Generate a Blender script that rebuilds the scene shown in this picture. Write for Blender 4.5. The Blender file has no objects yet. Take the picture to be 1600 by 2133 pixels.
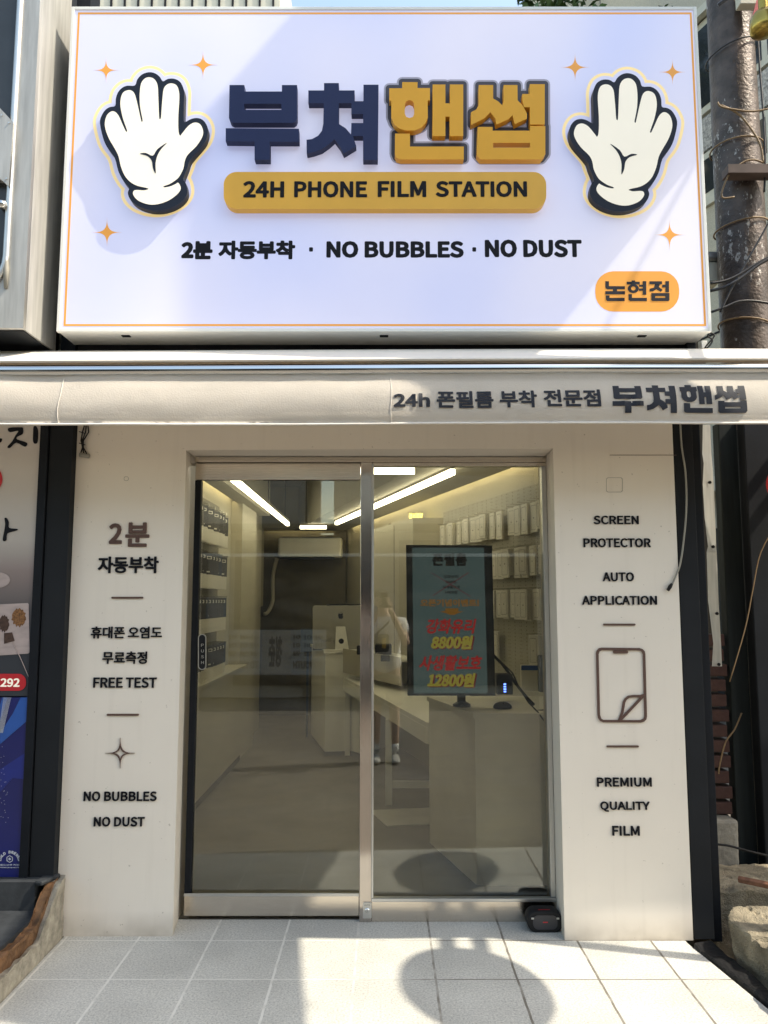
import bpy, bmesh, math, random, os
from mathutils import Vector, Matrix, noise
random.seed(7)
R = math.radians
scn = bpy.context.scene
COL = scn.collection

# ---------------------------------------------------------------- camera, world, sun, exposure
CAM = Vector((0.0, -3.934, 1.5)); FPX = 1650.0; PITCH = math.atan2(183.5, FPX)
cam = bpy.data.cameras.new('camera'); camo = bpy.data.objects.new('camera', cam); COL.objects.link(camo)
camo.location = CAM; camo.rotation_euler = (R(90) + PITCH, 0, 0)
cam.sensor_fit = 'VERTICAL'; cam.sensor_height = 24.0; cam.lens = FPX / 2133.0 * 24.0
cam.clip_start = 0.02; cam.clip_end = 2000
scn.camera = camo
LD = Vector((-.80, .213, -1.0)).normalized()          # direction the sunlight travels
world = bpy.data.worlds.new("World"); scn.world = world; world.use_nodes = True
wn = world.node_tree.nodes; wl = world.node_tree.links
sky = wn.new('ShaderNodeTexSky'); sky.sky_type = 'NISHITA'; sky.sun_disc = False
sky.sun_elevation = math.asin(-LD.z); sky.sun_rotation = math.atan2(-LD.x, -LD.y)
sky.air_density = 1.2; sky.dust_density = 1.5; sky.ozone_density = 1.0
bg = wn['Background']; bg.inputs['Strength'].default_value = 0.15
wb = wn.new('ShaderNodeMix'); wb.data_type = 'RGBA'; wb.blend_type = 'MULTIPLY'; wb.inputs[0].default_value = 1   # the camera's warm white balance
wb.inputs[7].default_value = (1.0, .91, .76, 1); wl.new(sky.outputs[0], wb.inputs[6]); wl.new(wb.outputs[2], bg.inputs[0])
sl = bpy.data.lights.new('sun', 'SUN'); sl.energy = 2.25; sl.angle = R(0.5); sl.color = (1, .90, .74)
so = bpy.data.objects.new('sun', sl); COL.objects.link(so); so.location = (6, -3, 12)
so.rotation_euler = LD.to_track_quat('-Z', 'Y').to_euler()
scn.view_settings.view_transform = 'Standard'; scn.view_settings.look = 'None'
scn.view_settings.exposure = 1.64; scn.view_settings.gamma = 1.0
scn.view_settings.use_curve_mapping = False
try:
    scn.cycles.use_denoising = True
    scn.cycles.max_bounces = 8; scn.cycles.transparent_max_bounces = 16
    scn.cycles.caustics_reflective = False; scn.cycles.caustics_refractive = False
    scn.cycles.sample_clamp_indirect = 4.0
except Exception: pass

def at(u, v, Y):
    """point on the plane y = Y seen at photograph pixel (u, v)"""
    a = (u - 800) / FPX; b = -(v - 1066.5) / FPX
    c, s = math.cos(PITCH), math.sin(PITCH)
    dx, dy, dz = a, c - b * s, b * c + s
    t = (Y - CAM.y) / dy
    return Vector((dx * t, Y, CAM.z + dz * t))

# ---------------------------------------------------------------- materials
def srgb(r, g, b):
    f = lambda c: ((c / 255 + .055) / 1.055) ** 2.4 if c > 10 else c / 255 / 12.92
    return (f(r), f(g), f(b))
MATS = {}
def M(name, col, rough=.6, metal=0, var=.08, scale=6, bump=0, bscale=60, emit=None, estr=0, spec=.5, stretch=None, coat=0):
    if name in MATS: return MATS[name]
    m = bpy.data.materials.new(name); m.use_nodes = True; nt = m.node_tree; N = nt.nodes; L = nt.links
    p = N['Principled BSDF']
    p.inputs['Roughness'].default_value = rough; p.inputs['Metallic'].default_value = metal
    p.inputs['Specular IOR Level'].default_value = spec
    if coat: p.inputs['Coat Weight'].default_value = coat
    tc = N.new('ShaderNodeTexCoord'); mp = N.new('ShaderNodeMapping'); L.new(tc.outputs['Object'], mp.inputs[0])
    if stretch: mp.inputs['Scale'].default_value = stretch
    nz = N.new('ShaderNodeTexNoise'); nz.inputs['Scale'].default_value = scale; nz.inputs['Detail'].default_value = 5
    L.new(mp.outputs[0], nz.inputs['Vector'])
    rp = N.new('ShaderNodeValToRGB'); L.new(nz.outputs['Fac'], rp.inputs[0])
    rp.color_ramp.elements[0].position = .3; rp.color_ramp.elements[1].position = .7
    rp.color_ramp.elements[0].color = tuple(c * (1 - var) for c in col) + (1,)
    rp.color_ramp.elements[1].color = tuple(min(1, c * (1 + var)) for c in col) + (1,)
    L.new(rp.outputs[0], p.inputs['Base Color'])
    if bump:
        n2 = N.new('ShaderNodeTexNoise'); n2.inputs['Scale'].default_value = bscale; n2.inputs['Detail'].default_value = 4
        L.new(mp.outputs[0], n2.inputs['Vector'])
        bp = N.new('ShaderNodeBump'); bp.inputs['Strength'].default_value = bump; bp.inputs['Distance'].default_value = .01
        L.new(n2.outputs['Fac'], bp.inputs['Height']); L.new(bp.outputs[0], p.inputs['Normal'])
    if emit:
        p.inputs['Emission Color'].default_value = tuple(emit) + (1,); p.inputs['Emission Strength'].default_value = estr
    MATS[name] = m; return m
def nodes_of(m): return m.node_tree.nodes, m.node_tree.links, m.node_tree.nodes['Principled BSDF']

m = M('wall_paint', (.82, .755, .66), .55, var=.03, scale=2.2, bump=.10, bscale=7)
def dirt(m, amt=1.0):
    N, L, p = nodes_of(m); old = p.inputs['Base Color'].links[0].from_socket
    g = N.new('ShaderNodeNewGeometry'); mp = N.new('ShaderNodeMapping'); mp.inputs['Scale'].default_value = (22, 22, 1.6); L.new(g.outputs['Position'], mp.inputs[0])
    st = N.new('ShaderNodeTexNoise'); st.inputs['Scale'].default_value = 1; st.inputs['Detail'].default_value = 6; L.new(mp.outputs[0], st.inputs[0])
    sp = N.new('ShaderNodeTexNoise'); sp.inputs['Scale'].default_value = 55; sp.inputs['Detail'].default_value = 2; L.new(g.outputs['Position'], sp.inputs[0])
    r1 = N.new('ShaderNodeMapRange'); L.new(st.outputs[0], r1.inputs[0]); r1.inputs[1].default_value = .55; r1.inputs[2].default_value = .8; r1.inputs[4].default_value = .08 * amt
    r2 = N.new('ShaderNodeMapRange'); L.new(sp.outputs[0], r2.inputs[0]); r2.inputs[1].default_value = .735; r2.inputs[2].default_value = .76; r2.inputs[4].default_value = .5 * amt
    sz = N.new('ShaderNodeSeparateXYZ'); L.new(g.outputs['Position'], sz.inputs[0])
    md = N.new('ShaderNodeTexNoise'); md.inputs['Scale'].default_value = 9; md.inputs['Detail'].default_value = 8; L.new(g.outputs['Position'], md.inputs[0])
    r3 = N.new('ShaderNodeMapRange'); L.new(sz.outputs[2], r3.inputs[0]); r3.inputs[1].default_value = .11; r3.inputs[2].default_value = .0; r3.inputs[4].default_value = 1
    mm = N.new('ShaderNodeMath'); mm.operation = 'MULTIPLY'; L.new(r3.outputs[0], mm.inputs[0]); L.new(md.outputs[0], mm.inputs[1])
    a1 = N.new('ShaderNodeMath'); a1.operation = 'ADD'; L.new(r1.outputs[0], a1.inputs[0]); L.new(r2.outputs[0], a1.inputs[1])
    a2 = N.new('ShaderNodeMath'); a2.operation = 'ADD'; a2.use_clamp = True; L.new(a1.outputs[0], a2.inputs[0]); L.new(mm.outputs[0], a2.inputs[1])
    mx = N.new('ShaderNodeMix'); mx.data_type = 'RGBA'; L.new(a2.outputs[0], mx.inputs[0]); L.new(old, mx.inputs[6]); mx.inputs[7].default_value = (.36, .31, .24, 1)
    L.new(mx.outputs[2], p.inputs['Base Color'])
dirt(m)
def tile_mat():
    m = M('floor_tile', (.5, .5, .46), .65); N, L, p = nodes_of(m)
    g = N.new('ShaderNodeNewGeometry'); sx = N.new('ShaderNodeSeparateXYZ'); L.new(g.outputs['Position'], sx.inputs[0])
    def mth(op, a, b=None):
        n = N.new('ShaderNodeMath'); n.operation = op
        for i, x in enumerate((a, b)):
            if x is None: continue
            if isinstance(x, (int, float)): n.inputs[i].default_value = x
            else: L.new(x, n.inputs[i])
        return n.outputs[0]
    nz0 = N.new('ShaderNodeTexNoise'); nz0.inputs['Scale'].default_value = 14; L.new(g.outputs['Position'], nz0.inputs['Vector'])
    wob = mth('MULTIPLY', mth('SUBTRACT', nz0.outputs['Fac'], .5), .006)
    def line(c, off, pitch, w):
        f = mth('FRACT', mth('ADD', mth('DIVIDE', mth('ADD', mth('ADD', c, off), wob), pitch), 20))
        d = mth('MULTIPLY', mth('MINIMUM', f, mth('SUBTRACT', 1, f)), pitch)
        return mth('LESS_THAN', d, w)
    gx = line(sx.outputs[0], .119, .325, .0048); gy = line(sx.outputs[1], .233, .363, .0036)
    gr = mth('MAXIMUM', gx, gy)
    # per tile tone
    tx = mth('FLOOR', mth('DIVIDE', mth('ADD', sx.outputs[0], .119), .325)); ty = mth('FLOOR', mth('DIVIDE', mth('ADD', sx.outputs[1], .233), .363))
    wh = N.new('ShaderNodeTexWhiteNoise'); wh.noise_dimensions = '2D'; cb = N.new('ShaderNodeCombineXYZ'); L.new(tx, cb.inputs[0]); L.new(ty, cb.inputs[1]); L.new(cb.outputs[0], wh.inputs['Vector'])
    sp = N.new('ShaderNodeTexNoise'); sp.inputs['Scale'].default_value = 120; sp.inputs['Detail'].default_value = 5; sp.inputs['Roughness'].default_value = .8; L.new(g.outputs['Position'], sp.inputs['Vector'])
    r1 = N.new('ShaderNodeValToRGB'); L.new(sp.outputs['Fac'], r1.inputs[0])
    e = r1.color_ramp.elements; e[0].position = .36; e[0].color = (.29, .285, .26, 1); e[1].position = .62; e[1].color = (.63, .62, .56, 1)
    k = e.new(.47); k.color = (.47, .47, .44, 1)
    big = N.new('ShaderNodeTexNoise'); big.inputs['Scale'].default_value = 3.5; big.inputs['Detail'].default_value = 6; L.new(g.outputs['Position'], big.inputs['Vector'])
    tone = mth('ADD', mth('MULTIPLY', wh.outputs['Value'], .13), mth('ADD', .66, mth('MULTIPLY', big.outputs['Fac'], .52)))
    mu = N.new('ShaderNodeMix'); mu.data_type = 'RGBA'; mu.blend_type = 'MULTIPLY'; mu.inputs[0].default_value = 1
    L.new(r1.outputs[0], mu.inputs[6]); cc = N.new('ShaderNodeCombineColor'); [L.new(tone, cc.inputs[i]) for i in range(3)]; L.new(cc.outputs[0], mu.inputs[7])
    # joints: pale on the left, dirtier on the right
    gc = N.new('ShaderNodeMix'); gc.data_type = 'RGBA'; mr = N.new('ShaderNodeMapRange'); L.new(sx.outputs[0], mr.inputs[0]); mr.inputs[1].default_value = -.3; mr.inputs[2].default_value = .4
    gdn = mth('ADD', mr.outputs[0], mth('MULTIPLY', mth('SUBTRACT', nz0.outputs['Fac'], .5), 1.2))
    L.new(gdn, gc.inputs[0]); gc.inputs[6].default_value = (.68, .67, .62, 1); gc.inputs[7].default_value = (.16, .145, .12, 1)
    mx = N.new('ShaderNodeMix'); mx.data_type = 'RGBA'; L.new(gr, mx.inputs[0]); L.new(mu.outputs[2], mx.inputs[6]); L.new(gc.outputs[2], mx.inputs[7])
    L.new(mx.outputs[2], p.inputs['Base Color'])
    bp = N.new('ShaderNodeBump'); bp.inputs['Strength'].default_value = .35; bp.inputs['Distance'].default_value = .004
    L.new(mth('SUBTRACT', mth('MULTIPLY', sp.outputs['Fac'], .5), gr), bp.inputs['Height']); L.new(bp.outputs[0], p.inputs['Normal'])
    return m
tile_mat()
def steel(name, col=(.68, .62, .54), rough=.32, sc=(1, 1, 90)):
    m = M(name, col, rough, 1.0, var=.07, scale=14, bump=.05, bscale=8, stretch=sc); return m
steel('brushed_steel', rough=.17, sc=(1, 1, 80)); steel('brushed_steel_upright', col=(.50, .46, .42), rough=.12, sc=(80, 80, 1))
M('aluminium', (.60, .60, .58), .35, .9, var=.04)
M('aluminium_worn', (.44, .435, .41), .4, .3, var=.18, scale=5, stretch=(6, 6, .6), bump=.08, bscale=20)
M('white_metal', (.78, .79, .76), .4, 0, var=.03)
M('black_metal', (.008, .010, .014), .6, 0, spec=.2, var=.25, scale=5, bump=.05)
M('charcoal_panel', (.014, .016, .019), .65, 0, spec=.2, var=.15, scale=4)
M('dark_stone', (.035, .039, .044), .7, spec=.2, var=.2, scale=20, bump=.1)
M('rubber_black', (.010, .010, .011), .6, spec=.3, var=.2)
M('asphalt', (.17, .155, .135), .9, var=.25, scale=30, bump=.5, bscale=200)
M('concrete', (.24, .225, .19), .85, var=.2, scale=8, bump=.4, bscale=60)
M('fabric_canvas', (.86, .82, .75), .75, var=.03, scale=5, bump=.12, bscale=140)
m = MATS['fabric_canvas']; N, L, p = nodes_of(m); o_ = [n for n in N if n.type == 'OUTPUT_MATERIAL'][0]
tl = N.new('ShaderNodeBsdfTranslucent'); tl.inputs[0].default_value = (.72, .58, .40, 1); mxs = N.new('ShaderNodeMixShader'); mxs.inputs[0].default_value = .16
L.new(p.outputs[0], mxs.inputs[1]); L.new(tl.outputs[0], mxs.inputs[2]); L.new(mxs.outputs[0], o_.inputs[0])
M('navy_letter', (.012, .021, .080), .5, spec=.3, var=.06)
M('gold_letter', (.78, .40, .035), .5, spec=.3, var=.05)
M('gold_plate', (.74, .41, .04), .45, var=.04)
M('ink_black', (.009, .010, .014), .6, spec=.15, var=.1)
M('ink_grey', (.022, .025, .034), .6, spec=.2, var=.15)
M('brown_letter', (.105, .058, .045), .5, var=.08)
M('hand_white', (.78, .73, .62), .4, var=.02, emit=(.82, .76, .62), estr=.15)
M('hand_edge', (.009, .014, .028), .45, spec=.25)
def lightbox(name, c, st):
    m = M(name, c, .35, var=.01, emit=c, estr=st)
    return m
# sign face: back-lit white film; uneven blue to warm light painted into the glow by noise
m = M('sign_face', (.50, .51, .62), .32, var=.01, spec=.55)
N, L, p = nodes_of(m)
tc = N.new('ShaderNodeTexCoord'); mp = N.new('ShaderNodeMapping'); mp.inputs['Scale'].default_value = (1.1, 1, .7); L.new(tc.outputs['Object'], mp.inputs[0])
nz = N.new('ShaderNodeTexNoise'); nz.inputs['Scale'].default_value = 1.1; nz.inputs['Detail'].default_value = 1; L.new(mp.outputs[0], nz.inputs[0])
rp = N.new('ShaderNodeValToRGB'); L.new(nz.outputs['Fac'], rp.inputs[0]); rp.color_ramp.elements[0].position = .25; rp.color_ramp.elements[1].position = .75
rp.color_ramp.elements[0].color = (.34, .42, .84, 1); rp.color_ramp.elements[1].color = (.84, .76, .78, 1)
L.new(rp.outputs[0], p.inputs['Emission Color']); p.inputs['Emission Strength'].default_value = .17
M('sign_orange', (.74, .32, .045), .35, var=.01, emit=(.8, .35, .05), estr=.09)
M('halo_yellow', (.75, .60, .30), .35, var=.01, emit=(.8, .6, .27), estr=.2)
M('shadow_print', (.03, .03, .045), .5, var=.05, emit=(.2, .2, .25), estr=.02)
M('shadow_print_soft', (.28, .28, .36), .5, var=.05, emit=(.4, .4, .5), estr=.08)
# interior
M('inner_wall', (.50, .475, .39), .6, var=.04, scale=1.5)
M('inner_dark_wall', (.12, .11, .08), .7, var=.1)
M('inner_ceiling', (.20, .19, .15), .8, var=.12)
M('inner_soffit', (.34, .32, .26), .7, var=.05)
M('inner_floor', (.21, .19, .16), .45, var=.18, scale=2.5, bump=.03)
M('inner_white', (.92, .92, .88), .4, var=.03)
M('lamp_glow', (.9, .9, .8), .4, var=0, emit=(1, .93, .72), estr=3.0)
M('cove_glow', (.9, .9, .8), .4, var=0, emit=(1, .84, .5), estr=3.6)
M('neon_glow', (.9, .8, .3), .4, var=0, emit=(1, .85, .25), estr=.8)
M('screen_teal', (.02, .03, .03), .3, var=.05, emit=(.13, .21, .235), estr=.085)
M('screen_black', (.004, .005, .006), .25); M('tv_bezel', (.006, .008, .012), .3, var=.1)
M('pix_black', (.004, .004, .004), .5); M('pix_red', (.1, .005, .005), .5, emit=(.65, .03, .03), estr=.09)
M('pix_yellow', (.1, .09, .01), .5, emit=(.66, .58, .09), estr=.08); M('pix_orange', (.1, .04, .005), .5, emit=(.6, .28, .03), estr=.06)
M('pix_blue', (.02, .05, .4), .5, emit=(.1, .2, 1), estr=2.0)
M('pack_white', (.74, .72, .65), .35, var=.06, spec=.6); M('pack_dark', (.035, .035, .045), .3, var=.3, scale=30); M('pack_navy', (.02, .035, .075), .3, var=.2)
M('pack_print', (.30, .29, .25), .5); M('chrome', (.7, .7, .68), .12, 1.0, var=.03)
M('skin', (.60, .42, .31), .5, var=.06, scale=20); M('cotton_white', (.85, .85, .82), .85, var=.05, bump=.3, bscale=30)
M('shorts_cloth', (.14, .12, .10), .85, var=.1); M('hair_black', (.015, .012, .01), .6); M('shoe_grey', (.55, .54, .5), .6, var=.15, scale=30)
M('yellow_thing', (.7, .42, .03), .5); M('pvc_cable', (.04, .04, .045), .45); M('cable_tan', (.25, .165, .085), .6); M('cable_grey', (.30, .29, .25), .6)
M('red_plastic', (.55, .02, .03), .4); M('pink_flag', (.62, .13, .15), .7); M('brass', (.45, .33, .08), .3, .9)
M('plaster_beige', (.52, .49, .40), .9, var=.14, scale=60, bump=.5, bscale=120); M('rust', (.20, .09, .05), .8, var=.35, scale=30, bump=.3)
M('window_dark', (.03, .035, .04), .12, spec=.8); M('frame_cream', (.62, .60, .5), .5)
M('brick', (.05, .022, .017), .85, var=.3, scale=20, bump=.4)
M('plaster_broken', (.32, .29, .23), .9, var=.35, scale=22, bump=.4, bscale=110)
M('rust_plaster', (.17, .09, .042), .9, var=.5, scale=22, bump=.5, bscale=60)
M('leaf', (.05, .10, .025), .6, var=.3, scale=5); M('trunk', (.08, .06, .04), .9)
M('opposite_wall', (.44, .41, .37), .8, var=.1); M('opposite_dark', (.04, .045, .05), .3, var=.2)
m = M('pole_metal', (.085, .064, .054), .45, .3, var=.5, scale=9, bump=.5, bscale=45)
N, L, p = nodes_of(m)     # peeled flakes of old paper and paint
tc = N.new('ShaderNodeTexCoord'); mp = N.new('ShaderNodeMapping'); mp.inputs['Scale'].default_value = (1, 1, .55); L.new(tc.outputs['Object'], mp.inputs[0])
vn = N.new('ShaderNodeTexNoise'); vn.inputs['Scale'].default_value = 34; vn.inputs['Detail'].default_value = 6; vn.inputs['Roughness'].default_value = .7; L.new(mp.outputs[0], vn.inputs[0])
v2 = N.new('ShaderNodeTexNoise'); v2.inputs['Scale'].default_value = 2.2; L.new(mp.outputs[0], v2.inputs[0])
ad = N.new('ShaderNodeMath'); ad.operation = 'MULTIPLY'; L.new(vn.outputs[0], ad.inputs[0]); L.new(v2.outputs[0], ad.inputs[1])
rr = N.new('ShaderNodeValToRGB'); L.new(ad.outputs[0], rr.inputs[0]); rr.color_ramp.elements[0].position = .335; rr.color_ramp.elements[1].position = .36
old = p.inputs['Base Color'].links[0].from_socket
mx = N.new('ShaderNodeMix'); mx.data_type = 'RGBA'; L.new(rr.outputs[0], mx.inputs[0]); L.new(old, mx.inputs[6]); mx.inputs[7].default_value = (.42, .39, .36, 1)
L.new(mx.outputs[2], p.inputs['Base Color'])
def glass_mat():
    m = bpy.data.materials.new('door_glass'); m.use_nodes = True; N = m.node_tree.nodes; L = m.node_tree.links
    N.clear(); out = N.new('ShaderNodeOutputMaterial'); mix = N.new('ShaderNodeMixShader')
    tr = N.new('ShaderNodeBsdfTransparent'); tr.inputs[0].default_value = (.96, .95, .865, 1)
    gl = N.new('ShaderNodeBsdfGlossy'); gl.inputs['Roughness'].default_value = 0.0; gl.inputs[0].default_value = (.9, .95, 1, 1)
    fr = N.new('ShaderNodeFresnel'); fr.inputs[0].default_value = 1.74
    L.new(fr.outputs[0], mix.inputs[0]); L.new(tr.outputs[0], mix.inputs[1]); L.new(gl.outputs[0], mix.inputs[2]); L.new(mix.outputs[0], out.inputs[0])
    df = N.new('ShaderNodeBsdfDiffuse'); df.inputs[0].default_value = (.7, .68, .62, 1); m2 = N.new('ShaderNodeMixShader')     # thin film of dust and wiping smears
    g = N.new('ShaderNodeNewGeometry'); mp = N.new('ShaderNodeMapping'); mp.inputs['Rotation'].default_value = (0, .6, 0); mp.inputs['Scale'].default_value = (1.2, 1, 5); L.new(g.outputs['Position'], mp.inputs[0])
    nz = N.new('ShaderNodeTexNoise'); nz.inputs['Scale'].default_value = 2.2; nz.inputs['Detail'].default_value = 7; nz.inputs['Distortion'].default_value = .8; L.new(mp.outputs[0], nz.inputs[0])
    mr = N.new('ShaderNodeMapRange'); L.new(nz.outputs[0], mr.inputs[0]); mr.inputs[1].default_value = .42; mr.inputs[2].default_value = .75; mr.inputs[3].default_value = .004; mr.inputs[4].default_value = .035
    L.new(mr.outputs[0], m2.inputs[0]); L.new(mix.outputs[0], m2.inputs[1]); L.new(df.outputs[0], m2.inputs[2]); L.new(m2.outputs[0], out.inputs[0])
    MATS['door_glass'] = m
glass_mat()
m = M('pegboard', (.42, .40, .33), .5, var=.03); N, L, p = nodes_of(m)
tc = N.new('ShaderNodeTexCoord'); vo = N.new('ShaderNodeTexVoronoi'); vo.inputs['Scale'].default_value = 40; vo.inputs['Randomness'].default_value = 0
L.new(tc.outputs['Object'], vo.inputs[0]); lt = N.new('ShaderNodeMath'); lt.operation = 'LESS_THAN'; lt.inputs[1].default_value = .22; L.new(vo.outputs['Distance'], lt.inputs[0])
old = p.inputs['Base Color'].links[0].from_socket; mx = N.new('ShaderNodeMix'); mx.data_type = 'RGBA'; L.new(lt.outputs[0], mx.inputs[0]); L.new(old, mx.inputs[6]); mx.inputs[7].default_value = (.15, .14, .1, 1); L.new(mx.outputs[2], p.inputs['Base Color'])

# ---------------------------------------------------------------- object helpers
WO = {}     # world origins
def tag(o, label=None, cat=None, group=None, kind=None):
    if label: o['label'] = label
    if cat: o['category'] = cat
    if group: o['group'] = group
    if kind: o['kind'] = kind
    return o
def thing(name, loc, label, cat, group=None):
    o = bpy.data.objects.new(name, None); COL.objects.link(o); o.location = loc; o.empty_display_size = .1
    WO[o] = Vector(loc); return tag(o, label, cat, group)
def link_mesh(name, me, mat, parent=None, origin=None):
    o = bpy.data.objects.new(name, me); COL.objects.link(o)
    if mat is not None:
        me.materials.clear(); me.materials.append(MATS[mat])
    if origin is None:
        xs = [v.co for v in me.vertices]
        if xs:
            lo = [min(v[i] for v in xs) for i in range(3)]; hi = [max(v[i] for v in xs) for i in range(3)]
            origin = Vector(((lo[0] + hi[0]) / 2, (lo[1] + hi[1]) / 2, lo[2]))
        else: origin = Vector()
    me.transform(Matrix.Translation(-origin)); WO[o] = origin.copy()
    if parent: o.parent = parent; o.location = origin - WO[parent]
    else: o.location = origin
    return o
def obj(name, bm, mat, parent=None, smooth=False, origin=None):
    bmesh.ops.recalc_face_normals(bm, faces=bm.faces)
    me = bpy.data.meshes.new(name); bm.to_mesh(me); bm.free()
    if smooth:
        for p in me.polygons: p.use_smooth = True
    return link_mesh(name, me, mat, parent, origin)
def B(): return bmesh.new()
def bx(bm, x0, x1, y0, y1, z0, z1, bev=0, M4=None, seg=2):
    r = bmesh.ops.create_cube(bm, size=1); vs = r['verts']
    bmesh.ops.scale(bm, vec=(abs(x1 - x0), abs(y1 - y0), abs(z1 - z0)), verts=vs)
    bmesh.ops.translate(bm, vec=((x0 + x1) / 2, (y0 + y1) / 2, (z0 + z1) / 2), verts=vs)
    if bev:
        es = list({e for v in vs for e in v.link_edges})
        rr = bmesh.ops.bevel(bm, geom=es, offset=bev, segments=seg, affect='EDGES', profile=.5)
        vs = list({v for f in rr['faces'] for v in f.verts} | {v for v in vs if v.is_valid})
    if M4 is not None:
        bmesh.ops.transform(bm, matrix=M4, verts=[v for v in vs if v.is_valid])
    return bm
def box(name, x0, x1, y0, y1, z0, z1, mat, parent=None, bev=0, M4=None):
    return obj(name, bx(B(), x0, x1, y0, y1, z0, z1, bev, M4), mat, parent)
def prism(bm, pts, z0, z1):
    """plan polygon pts (x,y) raised from z0 to z1"""
    a = [bm.verts.new((x, y, z0)) for x, y in pts]; b = [bm.verts.new((x, y, z1)) for x, y in pts]
    n = len(pts); bm.faces.new(a[::-1]); bm.faces.new(b)
    for i in range(n): bm.faces.new((a[i], a[(i + 1) % n], b[(i + 1) % n], b[i]))
    return bm
def tube(bm, pts, r, seg=8, closed=False):
    pts = [Vector(p) for p in pts]; n = len(pts); rs = r if isinstance(r, (list, tuple)) else [r] * n
    rings = []; up = None
    for i, p in enumerate(pts):
        if closed: d = (pts[(i + 1) % n] - pts[i - 1]).normalized()
        else: d = (pts[min(i + 1, n - 1)] - pts[max(i - 1, 0)]).normalized()
        if up is None: up = d.orthogonal().normalized()
        up = (up - d * up.dot(d)).normalized(); sd = d.cross(up)
        rings.append([bm.verts.new(p + (up * math.cos(2 * math.pi * k / seg) + sd * math.sin(2 * math.pi * k / seg)) * rs[i]) for k in range(seg)])
    m_ = n if closed else n - 1
    for i in range(m_):
        A, Bq = rings[i], rings[(i + 1) % n]
        for k in range(seg): bm.faces.new((A[k], A[(k + 1) % seg], Bq[(k + 1) % seg], Bq[k]))
    if not closed: bm.faces.new(rings[0][::-1]); bm.faces.new(rings[-1])
    return bm
def lathe(bm, c, prof, seg=24, axis='z'):
    rings = []
    for r, h in prof:
        ring = []
        for k in range(seg):
            a = 2 * math.pi * k / seg; x, y = r * math.cos(a), r * math.sin(a)
            co = (c[0] + x, c[1] + y, c[2] + h) if axis == 'z' else ((c[0] + x, c[1] + h, c[2] + y) if axis == 'y' else (c[0] + h, c[1] + x, c[2] + y))
            ring.append(bm.verts.new(co))
        rings.append(ring)
    for A, Bq in zip(rings, rings[1:]):
        for k in range(seg): bm.faces.new((A[k], A[(k + 1) % seg], Bq[(k + 1) % seg], Bq[k]))
    bm.faces.new(rings[0][::-1]); bm.faces.new(rings[-1]); return bm
def catmull(pts, sub=4, closed=True):
    n = len(pts); out = []
    P = lambda i: Vector(pts[i % n]) if closed else Vector(pts[max(0, min(n - 1, i))])
    for i in range(n if closed else n - 1):
        p0, p1, p2, p3 = P(i - 1), P(i), P(i + 1), P(i + 2)
        for k in range(sub):
            t = k / sub
            out.append(.5 * ((2 * p1) + (p2 - p0) * t + (2 * p0 - 5 * p1 + 4 * p2 - p3) * t * t + (3 * p1 - p0 - 3 * p2 + p3) * t ** 3))
    if not closed: out.append(P(n - 1))
    return out
def curve_mesh(cu):
    o = bpy.data.objects.new('tmp', cu); COL.objects.link(o)
    dg = bpy.context.evaluated_depsgraph_get(); dg.update()
    me = bpy.data.meshes.new_from_object(o.evaluated_get(dg)); bpy.data.objects.remove(o); return me
def shape(name, loops, Y, depth, mat, parent, off=0, px=True, bev=0, mirror=None):
    """flat outline (first loop outer, others holes); pixel loops lie on y = Y; solid reaches back by depth"""
    cu = bpy.data.curves.new('s', 'CURVE'); cu.dimensions = '2D'; cu.fill_mode = 'BOTH'; cu.extrude = max(depth, .0004) / 2; cu.offset = off
    if bev: cu.bevel_depth = bev; cu.bevel_resolution = 1
    for li, lp in enumerate(loops):
        W = [at(q[0], q[1], Y) if px else Vector((q[0], 0, q[1])) for q in lp]
        ar = sum(W[i].x * W[(i + 1) % len(W)].z - W[(i + 1) % len(W)].x * W[i].z for i in range(len(W)))
        if (ar > 0) == (li == 0): lp = lp[::-1]          # outer loops clockwise, holes the other way
        sp = cu.splines.new('POLY'); sp.points.add(len(lp) - 1); sp.use_cyclic_u = True
        for i, q in enumerate(lp):
            w = at(q[0], q[1], Y) if px else Vector((q[0], 0, q[1]))
            sp.points[i].co = (w.x, w.z, 0, 1)
    me = curve_mesh(cu); bpy.data.curves.remove(cu)
    for v in me.vertices: v.co = Vector((v.co.x, Y + max(depth, .0004) / 2 - v.co.z, v.co.y))
    me.update(); return link_mesh(name, me, mat, parent)
_f = os.path.join(bpy.utils.system_resource('DATAFILES', path='fonts') or '', 'Noto Sans CJK Regular.woff2')
try: FONT = bpy.data.fonts.load(_f)
except Exception: FONT = None
def text_mesh(body, weight=0, extrude=.1):
    cu = bpy.data.curves.new('t', 'FONT'); cu.body = body
    if FONT: cu.font = FONT
    cu.size = 1; cu.offset = weight; cu.extrude = extrude; cu.resolution_u = 3
    me = curve_mesh(cu); bpy.data.curves.remove(cu); return me
def fatten(me_or_loops, w, ya, yb):
    """prisms (capsules) of half width w round every outline segment; returns verts, faces in (x, y, z)"""
    V, F = [], []
    for i, (p, q) in enumerate(me_or_loops):
        d = Vector((q[0] - p[0], q[1] - p[1])); a = math.atan2(d.y, d.x) if d.length > 1e-9 else 0
        ring = [(q[0] + w * math.cos(a + R(x)), q[1] + w * math.sin(a + R(x))) for x in (-90, -54, -18, 18, 54, 90)] + [(p[0] + w * math.cos(a + R(x)), p[1] + w * math.sin(a + R(x))) for x in (90, 126, 162, 198, 234, 270)]
        e = (i % 60) * 4e-6; n = len(V); k = len(ring)
        V += [(x, ya + e, z) for x, z in ring] + [(x, yb, z) for x, z in ring]
        F.append(tuple(range(n, n + k)))
        F += [(n + j, n + k + j, n + k + (j + 1) % k, n + (j + 1) % k) for j in range(k)]
    return V, F
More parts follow.
